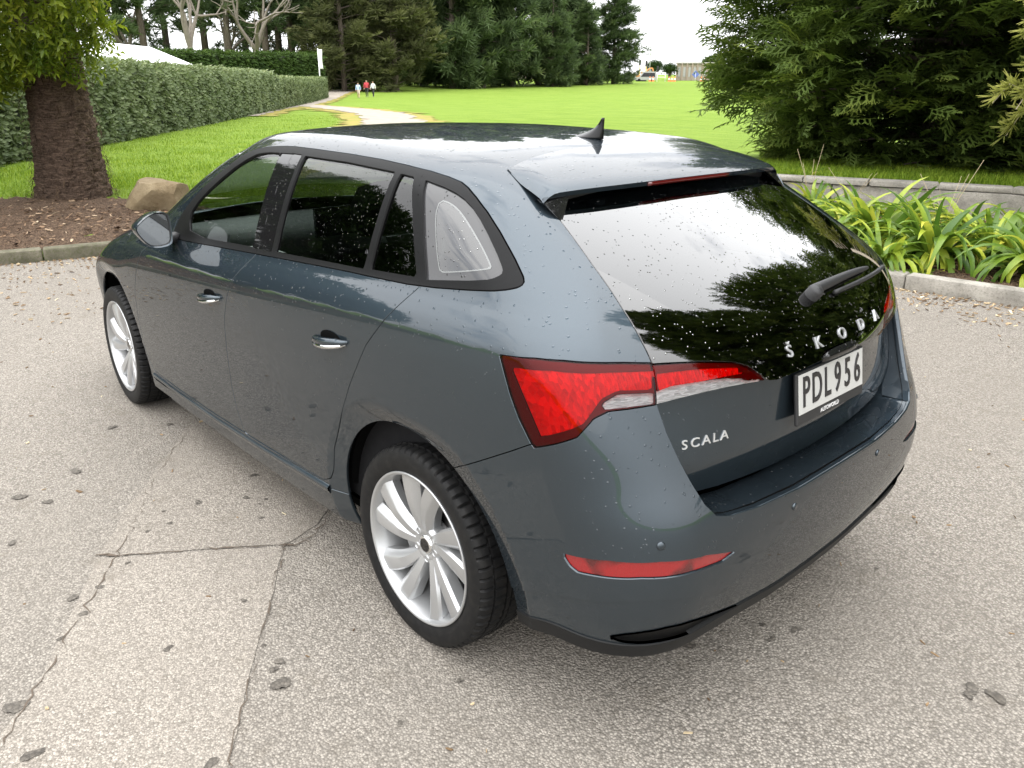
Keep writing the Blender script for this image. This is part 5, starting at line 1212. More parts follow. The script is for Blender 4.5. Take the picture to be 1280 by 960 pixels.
# ---- tree with a stout ringed trunk in the mulch bed
TR = np.r_[at_r(68, 13.2), .12]
def ringed_tree():
    root = empty('ringed_trunk_tree', tuple(TR)); n, m = 120, 72; V = np.zeros((n, m, 3)); r_ = np.random.default_rng(8); ph = r_.uniform(0, 6, 40)
    for i in range(n):
        z = 3.1*i/(n-1); base = .40+.14*math.exp(-z/.28)-.012*z+.02*math.sin(z*2.1+.5); rng_ = (z*11.5) % 1
        for j in range(m):
            a = 2*math.pi*j/m; q = (z*11.5+.9*math.sin(a*2+ph[0]+.4*z)+.5*math.sin(a*5+ph[1])+.3*math.sin(a*9+z*3)) % 1
            rad_ = base+.050*(q**.6)-.028+.016*math.sin(a*13+z*9+ph[2])*math.sin(z*17+a*3)+.02*math.sin(a*3+ph[3]+z*1.5)+r_.normal(0, .005); V[i, j] = (rad_*math.cos(a), rad_*math.sin(a), z-.15)
    F = np.array([(i*m+j, i*m+(j+1) % m, (i+1)*m+(j+1) % m, (i+1)*m+j) for i in range(n-1) for j in range(m)])
    t = NT('fibrous_ringed_bark'); mp_ = t.n('ShaderNodeMapping', {'Scale': (5, 5, 26)}); t.l(t.coord(), mp_.inputs[0]); n2 = t.noise(1.6, 6, .7, mp_.outputs[0], dist=.6); n3 = t.noise(40, 4, .7, t.coord())
    bk = t.end(t.pbr(base=t.mix(t.ramp(t.math('ADD', t.math('MULTIPLY', n2, .65), t.math('MULTIPLY', n3, .35)), [(.38, 0), (.64, 1)]), (.034, .023, .018), (.25, .175, .13)), rough=.95, spec=.12, normal=t.bump(t.math('ADD', n2, n3), 1.0, .05)))
    mesh('trunk', V.reshape(-1, 3), F, bk, root)
    # fringe of old fibre at the foot
    r_ = np.random.default_rng(4); k = 2600; a = r_.uniform(0, 2*math.pi, k); z = .03+2.6*r_.uniform(0, 1, k)**1.5; R_ = .47+.13*np.exp(-z/.28); P = np.stack([R_*np.cos(a), R_*np.sin(a), z-.12], 1); D = np.stack([np.cos(a)*.5+r_.normal(0, .5, k), np.sin(a)*.5+r_.normal(0, .5, k), r_.normal(-.3, .4, k)], 1)
    V, F = quads([((0, 0, 0), (1, 0, 0), (0, .05, 0), 1, .3)]); c = scatter((V, F, np.zeros(4)), P, frames(D), r_.uniform(.04, .13, k), r_.uniform(0, 1, k)); fo = mesh('bark_fibre', c[0], c[1], leafmat('bark_fibre', (.015, .010, .008), (.06, .038, .026), (.16, .11, .07), .1, .9), root); set_tone(fo, c[2]); fo['kind'] = 'stuff'
    # crown: dense clusters, low skirt hanging in front of the trunk top
    off_ = np.r_[at_r(2, 12.4)-TR[:2], 0]; P = []; D = []; k = 4300; r_ = np.random.default_rng(15)
    th = r_.uniform(0, 2*math.pi, k); u = r_.uniform(-1, 1, k); rad_ = r_.uniform(.55, 1, k)**.4; sx = np.sqrt(1-u*u); d = np.stack([sx*np.cos(th), sx*np.sin(th), u], 1)
    lump = 1+.16*np.sin(d[:, 0]*5+1)*np.sin(d[:, 1]*6)+.14*np.sin(d[:, 2]*7+d[:, 0]*4); P = d*(rad_*lump)[:, None]*np.array([1.35, 1.35, 1.75])+off_+[0, 0, 3.2]
    ch = []
    for v in range(3):
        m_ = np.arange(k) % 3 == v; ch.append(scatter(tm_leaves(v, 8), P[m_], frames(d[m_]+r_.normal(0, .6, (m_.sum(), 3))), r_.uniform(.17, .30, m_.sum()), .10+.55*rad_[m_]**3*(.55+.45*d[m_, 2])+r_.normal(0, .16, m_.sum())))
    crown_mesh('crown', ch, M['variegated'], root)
    br_ = [tube([(0, 0, 1.6), off_*.4+[0, 0, 2.2], off_+[0, 0, 3.0], off_+[.3, .2, 4.2]], [.16, .12, .08, .03], 8)]
    for q in range(16): e = off_+np.array([r_.normal(0, .7), r_.normal(0, .7), r_.uniform(2.2, 4.2)]); br_.append(tube([off_*.7+[0, 0, 2.4+.1*q*.5], (off_*.7+[0, 0, 2.8]+e)/2+[0, 0, .1], e], [.05, .03, .012], 6, False))
    mesh('limbs', *join(br_), M['bark'], root)
    tag(root, 'tree with stout dark ringed trunk and yellow green leaves in the mulch bed', 'tree'); return root
ringed_tree()
# ---- broadleaf trees ahead of the car to its left: they darken the side windows
def broadleaf(name, seed, H, R_c, z0, k, mat, leaf=.30):
    r_ = np.random.default_rng(seed); root = empty(name, (0, 0, 0)); tw = [tube([(0, 0, -.2), (.1, 0, z0), (0, .1, z0+H*.35)], [.30, .22, .10], 10)]; P = []; D = []; RD = []
    for b in range(34):
        a = b*2.4; el = r_.uniform(-.25, 1.2); c = np.array([math.cos(a)*math.cos(el)*R_c*.72, math.sin(a)*math.cos(el)*R_c*.72, z0+H*.42+math.sin(el)*H*.42]); tw.append(tube([(0, 0, z0+.2), c*[.5, .5, 1]*.9+[0, 0, 0], c], [.08, .05, .02], 6, False)); m = k//34; d = r_.normal(0, 1, (m, 3)); d /= np.linalg.norm(d, axis=1, keepdims=True); rr_ = r_.uniform(.2, 1, m)**.5; P.append(c+d*rr_[:, None]*R_c*.46*np.array([1, 1, .8])); D.append(d); RD.append(rr_)
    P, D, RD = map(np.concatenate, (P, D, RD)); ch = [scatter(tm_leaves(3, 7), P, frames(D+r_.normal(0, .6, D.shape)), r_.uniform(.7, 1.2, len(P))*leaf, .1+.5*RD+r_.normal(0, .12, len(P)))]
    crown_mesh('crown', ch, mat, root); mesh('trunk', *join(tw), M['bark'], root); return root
bt = broadleaf('broadleaf_tree', 5, 6.9, 3.3, .5, 8500, M['broad'], .44); bt.location = (13.5, 6.6, 0); bt.scale = (1, 1, .90); tag(bt, 'dark broadleaf tree ahead of the car, mirrored in its side windows', 'tree')
near_copy(bt, (17.5, 2.9, 0), 1.05, 3.3, 'dark broadleaf tree behind the ringed trunk, mirrored in the car window').scale = (1.05, 1.05, .95)
# ---- boulder beside the trunk
def boulder():
    bm = bmesh.new(); bmesh.ops.create_icosphere(bm, subdivisions=4, radius=1); r_ = random.Random(5); pl = [(Vector((r_.gauss(0, 1), r_.gauss(0, 1), r_.gauss(0, .8))).normalized(), r_.uniform(.62, .86)) for _ in range(13)]+[(Vector((.1, .1, 1)).normalized(), .66)]
    from mathutils import noise as mn
    for v in bm.verts:
        for n_, d in pl:
            q = v.co.dot(n_)
            if q > d: v.co -= n_*(q-d)*.96
        v.co += v.co.normalized()*.035*mn.noise(v.co*3.1)+v.co.normalized()*.012*mn.noise(v.co*11)
        v.co = Vector((v.co.x*.50, v.co.y*.36, v.co.z*.36))
    t = NT('tan_sandstone'); n1 = t.noise(3, 6, .65, t.coord()); n2 = t.noise(30, 5, .7, t.coord()); c = t.mix(t.ramp(n1, [(.35, 0), (.7, 1)]), (.15, .11, .062), (.27, .215, .135)); c = t.mix(t.ramp(n2, [(.55, 0), (.75, .6)]), c, (.10, .08, .05))
    o = bm_obj('boulder', bm, t.end(t.pbr(base=c, rough=.9, spec=.2, normal=t.bump(t.math('ADD', n1, n2), .7, .03))), None, True, 28); return o
bo = boulder(); q = on_z(200, 262, .12); bo.location = (q[0], q[1], .26); bo.rotation_euler = (0, 0, .75); tag(bo, 'tan sandstone boulder at the edge of the mulch bed', 'boulder')
# ---- clipped hedges
def hedge(name, A_, B_, h_, wd, n, mat, leaf, seed, label, core, lod=1.0):
    A_, B_ = np.array(A_, float), np.array(B_, float); L_ = np.linalg.norm(B_-A_); ux = (B_-A_)/L_; nx = np.array([-ux[1], ux[0]]); r_ = np.random.default_rng(seed); toward = np.sign((CAM_POS[:2]-A_)@nx); nx = nx*toward
    root = empty(name, (A_[0], A_[1], 0)); seg = max(2, int(L_/2.0)); rows = []
    for i in range(seg+1):
        c = A_+ux*L_*i/seg; zg = float(hills(c[0], c[1]))+.05; k = .12*r_.normal(0, .4); hh = h_+.04*r_.normal(); a, b = c+nx*(wd/2+k*.3), c-nx*wd/2; rows.append([(a[0]-A_[0]-nx[0]*.1, a[1]-A_[1]-nx[1]*.1, zg), (a[0]-A_[0]-nx[0]*.06, a[1]-A_[1]-nx[1]*.06, zg+hh-.18), (a[0]-A_[0]-nx[0]*.2, a[1]-A_[1]-nx[1]*.2, zg+hh-.06), (b[0]-A_[0], b[1]-A_[1], zg+hh-.06), (b[0]-A_[0], b[1]-A_[1], zg)])
    mesh('core', *loft(rows, cap=True), core, root, False)
    w_ = r_.uniform(0, 1, n); s = L_*w_**1.5 if lod else L_*w_; top = r_.uniform(0, 1, n) < .22; v = r_.uniform(0, 1, n); c = A_+ux*s[:, None]; zg = hills(c[:, 0], c[:, 1])+.05
    wob = .05*np.sin(s*2.3)+.04*np.sin(s*5.1+v*4); face = np.where(top, wd/2-v*wd*.9, wd/2+wob+r_.normal(0, .025, n)); zz = np.where(top, h_+r_.normal(0, .03, n)+.02*np.sin(s*3), .04+(h_-.04)*v)
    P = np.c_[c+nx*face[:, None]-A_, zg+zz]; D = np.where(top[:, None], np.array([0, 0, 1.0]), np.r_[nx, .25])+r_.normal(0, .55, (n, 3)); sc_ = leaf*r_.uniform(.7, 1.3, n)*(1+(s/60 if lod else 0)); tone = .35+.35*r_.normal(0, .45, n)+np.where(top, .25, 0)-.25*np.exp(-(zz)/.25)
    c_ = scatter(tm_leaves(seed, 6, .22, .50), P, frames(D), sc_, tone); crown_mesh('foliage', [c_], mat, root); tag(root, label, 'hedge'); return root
H0, H1 = at_r(110, 26.2), at_r(300, 47.5); HU = (H1-H0)/np.linalg.norm(H1-H0); HE = H1+HU*7.5
hedge('clipped_hedge', tuple(H0-HU*15), tuple(HE), 2.02, 1.3, 12500, M['hedge'], .225, 31, 'long clipped grey green hedge running along the lawn, its taller near stretch', simple('hedge_core', (.02, .028, .012), .9))
hedge('clipped_hedge', tuple(HE+HU*.15), tuple(at_r(399, 90)), 1.85, 1.3, 4800, M['hedge'], .36, 32, 'far lower stretch of the clipped hedge ending at the white post', bpy.data.materials['hedge_core'], 0)
hedge('tall_hedge', tuple(at_r(178, 92)), tuple(at_r(398, 100)), 4.1, 2.2, 4200, M['dark_hedge'], .55, 33, 'tall dark green clipped hedge behind the long grey green one', bpy.data.materials['hedge_core'], 0)
# ---- strap-leaved plants in the bed: every leaf its own piece
LEAF = []
t = NT('strap_leaf'); oi = t.n('ShaderNodeObjectInfo').outputs['Random']; n1 = t.noise(3.5, 3, .6); xx = t.n('ShaderNodeSeparateXYZ', {0: t.coord()}).outputs[0]
col = t.ramp(t.math('ADD', t.math('MULTIPLY', oi, .8), t.math('MULTIPLY', t.math('SUBTRACT', n1, .5), .7), clamp=True), [(0, (.06, .13, .015)), (.40, (.18, .28, .03)), (.70, (.40, .46, .05)), (.92, (.64, .57, .08)), (1, (.50, .36, .12))])
col = t.mix(t.ramp(xx, [(.80, 0), (1.0, .5)]), col, (.34, .28, .07)); tr = t.n('ShaderNodeBsdfTranslucent', {'Color': col}).outputs[0]; mxs = t.n('ShaderNodeMixShader', {'Fac': .35}); t.l(t.pbr(base=col, rough=.38, spec=.45), mxs.inputs[1]); t.l(tr, mxs.inputs[2]); M['strap'] = t.end(mxs.outputs[0])
for v in range(6):
    r_ = np.random.default_rng(50+v); n = 10; droop = .25+.20*v; V = []; x = z = 0.0; ang = 1.25-.08*v; tw_ = r_.normal(0, .35)
    for i in range(n):
        s = i/(n-1); wd = .066*math.sin(math.pi*min(1, .16+.84*s))**.75*(1-.25*s) if s < 1 else .002; ln = tw_*s
        V += [(x, -wd*math.cos(ln), z+.018*(wd/.066)-wd*math.sin(ln)), (x, 0, z), (x, wd*math.cos(ln), z+.018*(wd/.066)+wd*math.sin(ln))]; x += math.cos(ang)/(n-1); z += math.sin(ang)/(n-1); ang -= (droop*2.0+.8*s)/(n-1)*1.6
    F = [(3*i+k, 3*i+k+1, 3*i+k+4, 3*i+k+3) for i in range(n-1) for k in (0, 1)]; o = mesh('leaf', V, F, M['strap']); LEAF.append(o.data); bpy.data.objects.remove(o)
def strap_plant(px, py, sc_, seed, n, label):
    q = on_z(px, py, .12); sc_ *= 1.08; root = empty('strap_leaved_plant', (q[0], q[1], .10)); r_ = np.random.default_rng(seed)
    for i in range(int(n*2.1)):
        a = i*2.39996+r_.normal(0, .3); v = int(np.clip(r_.beta(1.3, 1.3)*6, 0, 5)); o = bpy.data.objects.new('leaf', LEAF[v]); COL.objects.link(o); o.parent = root; rad_ = sc_*.16*r_.uniform()**.5; o.location = (rad_*math.cos(a+.3), rad_*math.sin(a+.3), r_.uniform(0, .10)*sc_); L_ = sc_*r_.uniform(.50, .92); o.scale = (L_, sc_*r_.uniform(.40, .74), L_); o.rotation_euler = (r_.normal(0, .22), r_.normal(-.02, .22), a)
    tag(root, label, 'plant'); return root
for k, (px, py, s, n, lb) in enumerate(((1018, 268, .72, 34, 'yellowing strap leaved plant close behind the rear of the car'), (1052, 292, .78, 38, 'strap leaved plant with yellow tips beside the rear of the car'), (1090, 306, .95, 52, 'tallest strap leaved plant with an upright yellow green shoot'), (1122, 292, .70, 36, 'strap leaved plant growing against the wall behind the tallest one'), (1165, 326, .85, 52, 'dark green strap leaved plant arching over the kerb, in the middle of the row'), (1152, 290, .62, 30, 'strap leaved plant with brown stalks, close to the wall'), (1205, 300, .70, 36, 'bright strap leaved plant by the wall, behind the end of the row'), (1240, 322, .85, 46, 'broad strap leaved plant at the end of the row'), (1292, 345, .80, 44, 'low strap leaved plant hanging over the kerb stones'), (1275, 305, .70, 36, 'strap leaved plant by the wall at the end of the row'), (1105, 330, .62, 30, 'small strap leaved plant leaning over the kerb beside the car'), (1000, 250, .7, 26, 'pale strap leaved plant at the start of the row, beside the wall end'))):
    strap_plant(px, py, s, 70+k, n, lb)
# dead stalks standing among them
def stalks(px, py, n, seed, label):
    q = on_z(px, py, .12); r_ = np.random.default_rng(seed); root = empty('dead_stalks', (q[0], q[1], .1))
    for i in range(n):
        a = r_.uniform(0, 6.28); h_ = r_.uniform(.45, .85); l_ = r_.uniform(.05, .4); V, F = tube([(0, 0, 0), (l_*.4*math.cos(a), l_*.4*math.sin(a), h_*.55), (l_*math.cos(a), l_*math.sin(a), h_)], [.004, .003, .002], 5); mesh('stalk', V, F, M['straw'], root)
    tag(root, label, 'dry stalks')
M['straw'] = simple('straw', (.40, .32, .20), .8, var=.3)
stalks(1010, 258, 4, 1, 'thin dry stalks standing by the start of the low wall'); stalks(1175, 300, 6, 2, 'thin brown dead stalks among the plants in the middle of the row'); stalks(1062, 262, 3, 3, 'thin dry stalks behind the tallest strap leaved plant')
# ---- grass blades where the lawn is close enough to read
def blades(name, n, sampler, seed, label):
    r_ = np.random.default_rng(seed); P = sampler(r_, n); a = r_.uniform(0, 6.28, n); L_ = r_.uniform(.035, .085, n); d = np.stack([np.cos(a)*.45, np.sin(a)*.45, np.ones(n)], 1)*L_[:, None]; w_ = np.stack([-np.sin(a), np.cos(a), np.zeros(n)], 1)*.0075
    V = np.stack([P-w_, P+w_, P+d], 1).reshape(-1, 3); F = np.arange(n*3).reshape(-1, 3); o = mesh(name, V, F, M['blade'], None, False); set_tone(o, np.repeat(r_.uniform(0, 1, n), 3)); tag(o, label, 'grass', kind='stuff')
M['blade'] = leafmat('grass_blades', (.08, .145, .013), (.19, .28, .026), (.32, .38, .05), .35, .6, scale=1.2)
def polar(p0, p1, r0, r1, keep):
    def f(r_, n):
        out_ = []
        while sum(map(len, out_)) < n:
            m = n*2; px = r_.uniform(p0, p1, m); rr_ = r0+(r1-r0)*r_.uniform(0, 1, m)**2.0; u = (px-640)/CAM_F; dirs = (RM @ np.stack([u, np.full(m, (480-105)/CAM_F), -np.ones(m)]))[:2].T; dirs /= np.linalg.norm(dirs, axis=1, keepdims=True); Q = CAM_POS[:2]+dirs*rr_[:, None]; k = keep(Q); out_.append(Q[k])
        Q = np.concatenate(out_)[:n]; return np.c_[Q, ground_z(Q[:, 0], Q[:, 1])-.01]
    return f
bedpoly_l = [tuple(p) for p in off(KBl, .1*sgn)]+[tuple(p) for p in smoothline(far_l, 1)[::-1]]
out_l = lambda Q: (sd(bedpoly_l, Q[:, 0], Q[:, 1]) > .05) & (sd(ROADPOLY, Q[:, 0], Q[:, 1]) > .2)
blades('grass_blades', 60000, polar(-30, 420, 10.5, 46, out_l), 41, 'short bright green grass blades on the lawn by the mulch bed')
blades('grass_blades', 30000, polar(960, 1310, 8.5, 18, lambda Q: wall_side(Q[:, 0], Q[:, 1])*WS > .2), 42, 'short green grass blades on the raised lawn behind the low wall')
# ================================================================== BACKGROUND
def pine(name, seed, H, R_c, z0, nb, k, mat, clump=1.1, shape=.8, lean=0):
    "conifer: bare stem to z0, then whorled limbs carrying needle clumps"
    r_ = np.random.default_rng(seed); root = empty(name, (0, 0, 0)); tw = [tube([(0, 0, -1), (.1, .1, H*.3), (lean*.5, -.1, H*.6), (lean, 0, H*.97)], [H*.020, H*.017, H*.011, .05], 9)]; P = []; D = []; tone = []
    for b in range(nb):
        f = (b+r_.uniform())/nb; zt = z0+(H-z0)*f; a = r_.uniform(0, 2*math.pi); reach = R_c*((1-f)**shape)*r_.uniform(.65, 1.12)*(.62+.38*min(1, f/.18))+.4; up = r_.uniform(-.12, .35); o = np.array([lean*zt/H, 0, zt]); e = o+np.array([math.cos(a)*reach, math.sin(a)*reach, reach*up]); tw.append(tube([o, (o+e)/2+[0, 0, .05*reach], e], [.09, .05, .02], 4, False))
        m = max(5, int(k*reach/R_c/nb*1.5)); s = r_.uniform(.12, 1, m)**.7; q = o+(e-o)*s[:, None]+r_.normal(0, 1, (m, 3))*np.array([.5, .5, .34])*(.35+.55*reach/R_c); P.append(q); D.append((e-o)/reach+r_.normal(0, .5, (m, 3))+[0, 0, .25]); tone.append(.05+.50*s+r_.normal(0, .13, m))
    P, D, tone = map(np.concatenate, (P, D, tone)); c = scatter(tm_needles(seed, 11), P, frames(D), r_.uniform(.7, 1.3, len(P))*clump, tone)
    crown_mesh('crown', [c], mat, root); mesh('trunk', *join(tw), M['bark'], root); return root
def bare_tree(name, seed, H):
    r_ = np.random.default_rng(seed); root = empty(name, (0, 0, 0)); tw = []
    def grow(o, d, L_, rad_, lv):
        n = 4; pts = [o]; 
        for i in range(n): d = d+r_.normal(0, .10, 3); d /= np.linalg.norm(d); o = o+d*L_/n; pts.append(o)
        tw.append(tube(np.array(pts), np.linspace(rad_, rad_*.62, n+1), 7 if lv < 2 else 4, False))
        if lv < 4:
            for _ in range(r_.integers(2, 4) if lv else 4):
                nd = d+r_.normal(0, .45, 3)+[0, 0, .18]; nd /= np.linalg.norm(nd); grow(o, nd, L_*r_.uniform(.6, .82), rad_*.58, lv+1)
    grow(np.array([0, 0, -.5]), np.array([0, 0, 1.0]), H*.38, H*.034, 0); mesh('branches', *join(tw), M['pale_bark'], root); return root
def stand(src, px, r, sc_, rz, label, cat='tree', group=None, first=False, sz=None):
    c = src if first else copy_tree(src); xy = at_r(px, r); c.location = (xy[0], xy[1], float(hills(*xy))-.05); c.scale = (sc_, sc_, sz or sc_); c.rotation_euler = (0, 0, rz); tag(c, label, cat, group); return c
p1 = pine('conifer_tree', 1, 25, 6.6, .5, 130, 3600, M['pine'], 1.7, .55); p2 = pine('conifer_tree', 2, 24, 6.8, .7, 120, 3400, M['pine_brown'], 1.5, .5, .8); p3 = pine('conifer_tree', 3, 18, 5.6, .3, 120, 3000, M['pine'], 1.4, .72)
p4 = pine('tall_pine_tree', 4, 27, 5.0, 7.5, 46, 1000, M['pine'], 1.25, .45, -.6)
G1 = 'dark conifers along the far edge of the field'; L1 = 'dark green conifer in the row along the far edge of the field'
first = {id(p1): 1, id(p2): 1, id(p3): 1, id(p4): 1}
def put(p, *a, **k):
    f = first.pop(id(p), 0); return stand(p, *a, first=bool(f), **k)
for px, r, s, rz, p in ((412, 122, .95, .4, p1), (446, 126, 1.0, 1.7, p1), (528, 138, 1.35, 2.9, p3), (566, 128, 1.02, 4.2, p1), (604, 132, 1.42, 5.4, p3), (640, 140, 1.05, .9, p1), (672, 150, 1.3, 2.2, p3), (708, 158, 1.0, 3.6, p1), (470, 150, 1.1, 3.3, p1), (590, 160, 1.1, .2, p1)): put(p, px, r, s, rz, L1, group=G1)
put(p2, 495, 114, .92, .5, 'olive brown broad conifer standing forward of the dark row behind the walkers'); put(p2, 430, 112, .80, 2.5, 'olive green conifer with low branches beside the white post', sz=.9)
put(p3, 766, 162, 1.02, 1.1, 'tapering dark conifer at the open end of the row'); put(p3, 733, 150, .72, 4.4, 'smaller olive conifer standing in front of the end of the row'); put(p3, 690, 140, .80, 2.4, 'mid sized conifer with foliage to the grass near the end of the row')
G2 = 'tall pines behind the dark hedge'; L2 = 'tall bare stemmed pine behind the dark clipped hedge'
for px, r, s, rz in ((100, 128, 1, 0), (128, 118, .95, 1), (158, 132, 1.05, 2), (186, 122, .95, 3), (214, 138, 1, 4), (262, 130, 1, 5), (292, 120, .92, .6), (312, 140, 1.05, 1.6), (336, 118, .95, 2.6), (352, 128, 1, 3.6), (368, 120, .98, 4.6), (384, 134, 1, 5.6), (40, 125, 1, 2.2), (70, 120, 1, 4.1)): put(p4, px, r, s, rz, L2, group=G2)
b1 = bare_tree('bare_tree', 4, 15); b2 = bare_tree('bare_tree', 9, 14)
stand(b1, 236, 106, 1, .4, 'pale bare tree with a forked trunk in the gap between the tall pines', first=True); stand(b2, 322, 110, 1.05, 1.2, 'pale bare tree with a leaning trunk beyond the dark hedge', first=True)
stand(b2, 286, 126, .9, 3.0, 'smaller pale bare tree farther back among the pines'); stand(b1, 172, 124, .9, 2.2, 'slender pale bare tree behind the white shed roof')
# undergrowth closing the foot of the pine stand
r_ = np.random.default_rng(77); k = 2600; px = r_.uniform(60, 420, k); rr_ = r_.uniform(128, 150, k); U = np.array([at_r(a, b) for a, b in zip(px, rr_)]); zz = hills(U[:, 0], U[:, 1])+r_.uniform(0, 1, k)**1.2*(6.5+2.5*np.sin(px*.045))
c_ = scatter(tm_needles(7, 11), np.c_[U, zz], frames(r_.normal(0, 1, (k, 3))), r_.uniform(.9, 1.7, k), r_.uniform(.0, .6, k)); ug = mesh('undergrowth', c_[0], c_[1], M['pine']); set_tone(ug, c_[2]); tag(ug, 'dark undergrowth at the foot of the tall pines', 'shrubs', kind='stuff')
k = 1500; px = r_.uniform(410, 640, k); rr_ = r_.uniform(150, 165, k); U = np.array([at_r(a, b) for a, b in zip(px, rr_)]); zz = hills(U[:, 0], U[:, 1])+r_.uniform(0, 1, k)**1.2*6
c_ = scatter(tm_needles(8, 11), np.c_[U, zz], frames(r_.normal(0, 1, (k, 3))), r_.uniform(1.0, 1.9, k), r_.uniform(.0, .4, k)); ug = mesh('undergrowth', c_[0], c_[1], M['pine']); set_tone(ug, c_[2]); tag(ug, 'dark growth between the stems of the far conifers', 'shrubs', kind='stuff')
# ---- shed with white roof behind the hedge
def shed():
    A_, B_, C_ = at_r(40, 36), at_r(190, 46), at_r(268, 60); root = empty('shed', (0, 0, 0)); e0 = np.r_[at_r(30, 33), 1.9]; e1 = np.r_[at_r(275, 58), 2.15]; n_ = np.array([-(e1-e0)[1], (e1-e0)[0]]); n_ /= np.linalg.norm(n_); n_ = n_ if n_ @ (e0[:2]-CAM_POS[:2]) > 0 else -n_
    g0 = e0+np.r_[n_*4.5, 0]; g1 = e1+np.r_[n_*4.5, 0]; ax = (e1-e0); top = 1.5; r0 = e0+np.r_[n_*2.2, top]; r1 = e1+np.r_[n_*2.2, 0]-np.r_[ax[:2]*.22, 0]; r1[2] = e1[2]+top*.95
    V = [e0, e1, g1, g0, r0, r1]; th = np.array([0, 0, .06]); V = np.array(V+[v-th for v in V]); F = [(0, 1, 5, 4), (1, 2, 5), (2, 3, 4, 5), (0, 4, 3), (6, 10, 11, 7), (7, 11, 8), (8, 11, 10, 9), (6, 9, 10), (0, 6, 7, 1), (1, 7, 8, 2), (2, 8, 9, 3), (3, 9, 6, 0)]
    mesh('roof', V, F, simple('white_painted_roof', (.82, .83, .84), .5, var=.04, vscale=.5), root, False)
    q = lambda p_, k: np.array([p_[0], p_[1], k]); ins = lambda p_: p_+.08*(np.mean([e0, e1, g0, g1], axis=0)-p_)
    W_ = [ins(e0), ins(e1), ins(g1), ins(g0)]; V = np.array([q(w_, 0) for w_ in W_]+[q(w_, w_[2]) for w_ in W_]); mesh('wall', V, [(i, (i+1) % 4, 4+(i+1) % 4, 4+i) for i in range(4)], simple('shed_wall', (.45, .44, .42), .8), root, False); tag(root, 'long low shed with a white roof showing above the clipped hedge', 'shed')
shed()
# ---- white post with a banner by the end of the hedge
xy = at_r(400.5, 93); pz = float(hills(*xy)); post = empty('banner_post', (xy[0], xy[1], pz)); V, F = tube([(0, 0, -.2), (0, 0, 4.9)], .055, 10); M['white_paint'] = simple('white_paint', (.78, .78, .78), .5, var=.06, vscale=3); mesh('pole', V, F, M['white_paint'], post)
V, F = loft([[(.05, 0, z), (.40+.03*math.sin(z*3), .05*math.sin(z*2.4), z), (.40+.03*math.sin(z*3), .05*math.sin(z*2.4)+.012, z), (.05, .012, z)] for z in np.linspace(2.9, 4.8, 9)], cap=True); b_ = mesh('banner', V, F, M['white_paint'], post); post.rotation_euler = (0, 0, math.radians(-125)); tag(post, 'white banner post at the end of the clipped hedge beside the path', 'post')
# ---- three walkers on the grass
def person(px, py, H, seed, top, legs, hairc, label, shorts=False, stride=.22, heading=0.0):
    q, r = on_ground(px, py); s = H/1.75; r_ = random.Random(seed); J = {}; hd_ = heading
    pts = [('pelvis', (0, 0, .93), .135), ('waist', (0, 0, 1.10), .125), ('chest', (0, 0, 1.32), .15), ('neckb', (0, 0, 1.46), .07), ('neck', (.01, 0, 1.53), .055), ('head', (.02, 0, 1.62), .095), ('crown', (.015, 0, 1.70), .085)]
    ed = [(0, 1), (1, 2), (2, 3), (3, 4), (4, 5), (5, 6)]; n = 7
    for sg in (1, -1):
        st = stride*sg; b = n; pts += [('hip', (0, .09*sg, .88), .095), ('knee', (st*.55+.03, .10*sg, .49), .062), ('ankle', (st, .10*sg, .09), .042), ('toe', (st+.14, .11*sg, .04), .035)]; ed += [(0, b), (b, b+1), (b+1, b+2), (b+2, b+3)]; n += 4
        b = n; pts += [('sh', (0, .19*sg, 1.41), .065), ('elbow', (-st*.35-.03, .25*sg, 1.13), .045), ('wrist', (-st*.5+.05, .25*sg, .89), .032), ('hand', (-st*.55+.09, .25*sg, .80), .030)]; ed += [(2, b), (b, b+1), (b+1, b+2), (b+2, b+3)]; n += 4
    me = bpy.data.meshes.new('person'); me.from_pydata([p_[1] for p_ in pts], ed, []); o = bpy.data.objects.new('person', me); COL.objects.link(o); md = o.modifiers.new('skin', 'SKIN'); o.modifiers.new('sub', 'SUBSURF').levels = 2
    for i, p_ in enumerate(pts): me.skin_vertices[0].data[i].radius = (p_[2], p_[2]); me.skin_vertices[0].data[i].use_root = i == 0
    bpy.context.view_layer.update(); m2 = bpy.data.meshes.new_from_object(o.evaluated_get(bpy.context.evaluated_depsgraph_get())); bpy.data.objects.remove(o); skin_ = bpy.data.materials.get('skin') or simple('skin', (.45, .28, .21), .6)
    ms = [simple('top_cloth', top, .85), simple('leg_cloth', legs, .85), skin_, simple('hair', hairc, .8), simple('shoe', (.08, .08, .08), .7)]; m2.materials.clear()
    for m_ in ms: m2.materials.append(m_)
    for p_ in m2.polygons:
        c = p_.center; arm = abs(c.y) > .215; p_.use_smooth = True
        if c.z > 1.66 or (c.z > 1.57 and c.x < -.01): k = 3
        elif c.z > 1.50: k = 2
        elif arm and c.z < .93: k = 2
        elif c.z > .96: k = 0
        elif c.z < .10: k = 4
        elif c.z < .52 and shorts: k = 2
        else: k = 1
        p_.material_index = k
    o = bpy.data.objects.new('person', m2); COL.objects.link(o); o.location = q; o.scale = (s,)*3; o.rotation_euler = (0, 0, heading); tag(o, label, 'person')
person(448.5, 123, 1.55, 1, (.42, .55, .80), (.55, .45, .38), (.10, .07, .05), 'person in a pale blue top walking on the grass beside the red top', True, .18, 2.4)
person(459, 122, 1.78, 2, (.42, .045, .06), (.018, .018, .022), (.03, .025, .02), 'person in a red top and black trousers walking between the others', False, .26, 2.5)
person(467, 121.5, 1.62, 3, (.80, .80, .78), (.025, .025, .03), (.20, .14, .08), 'person in a white top and dark trousers walking on the grass', False, .2, 2.2)
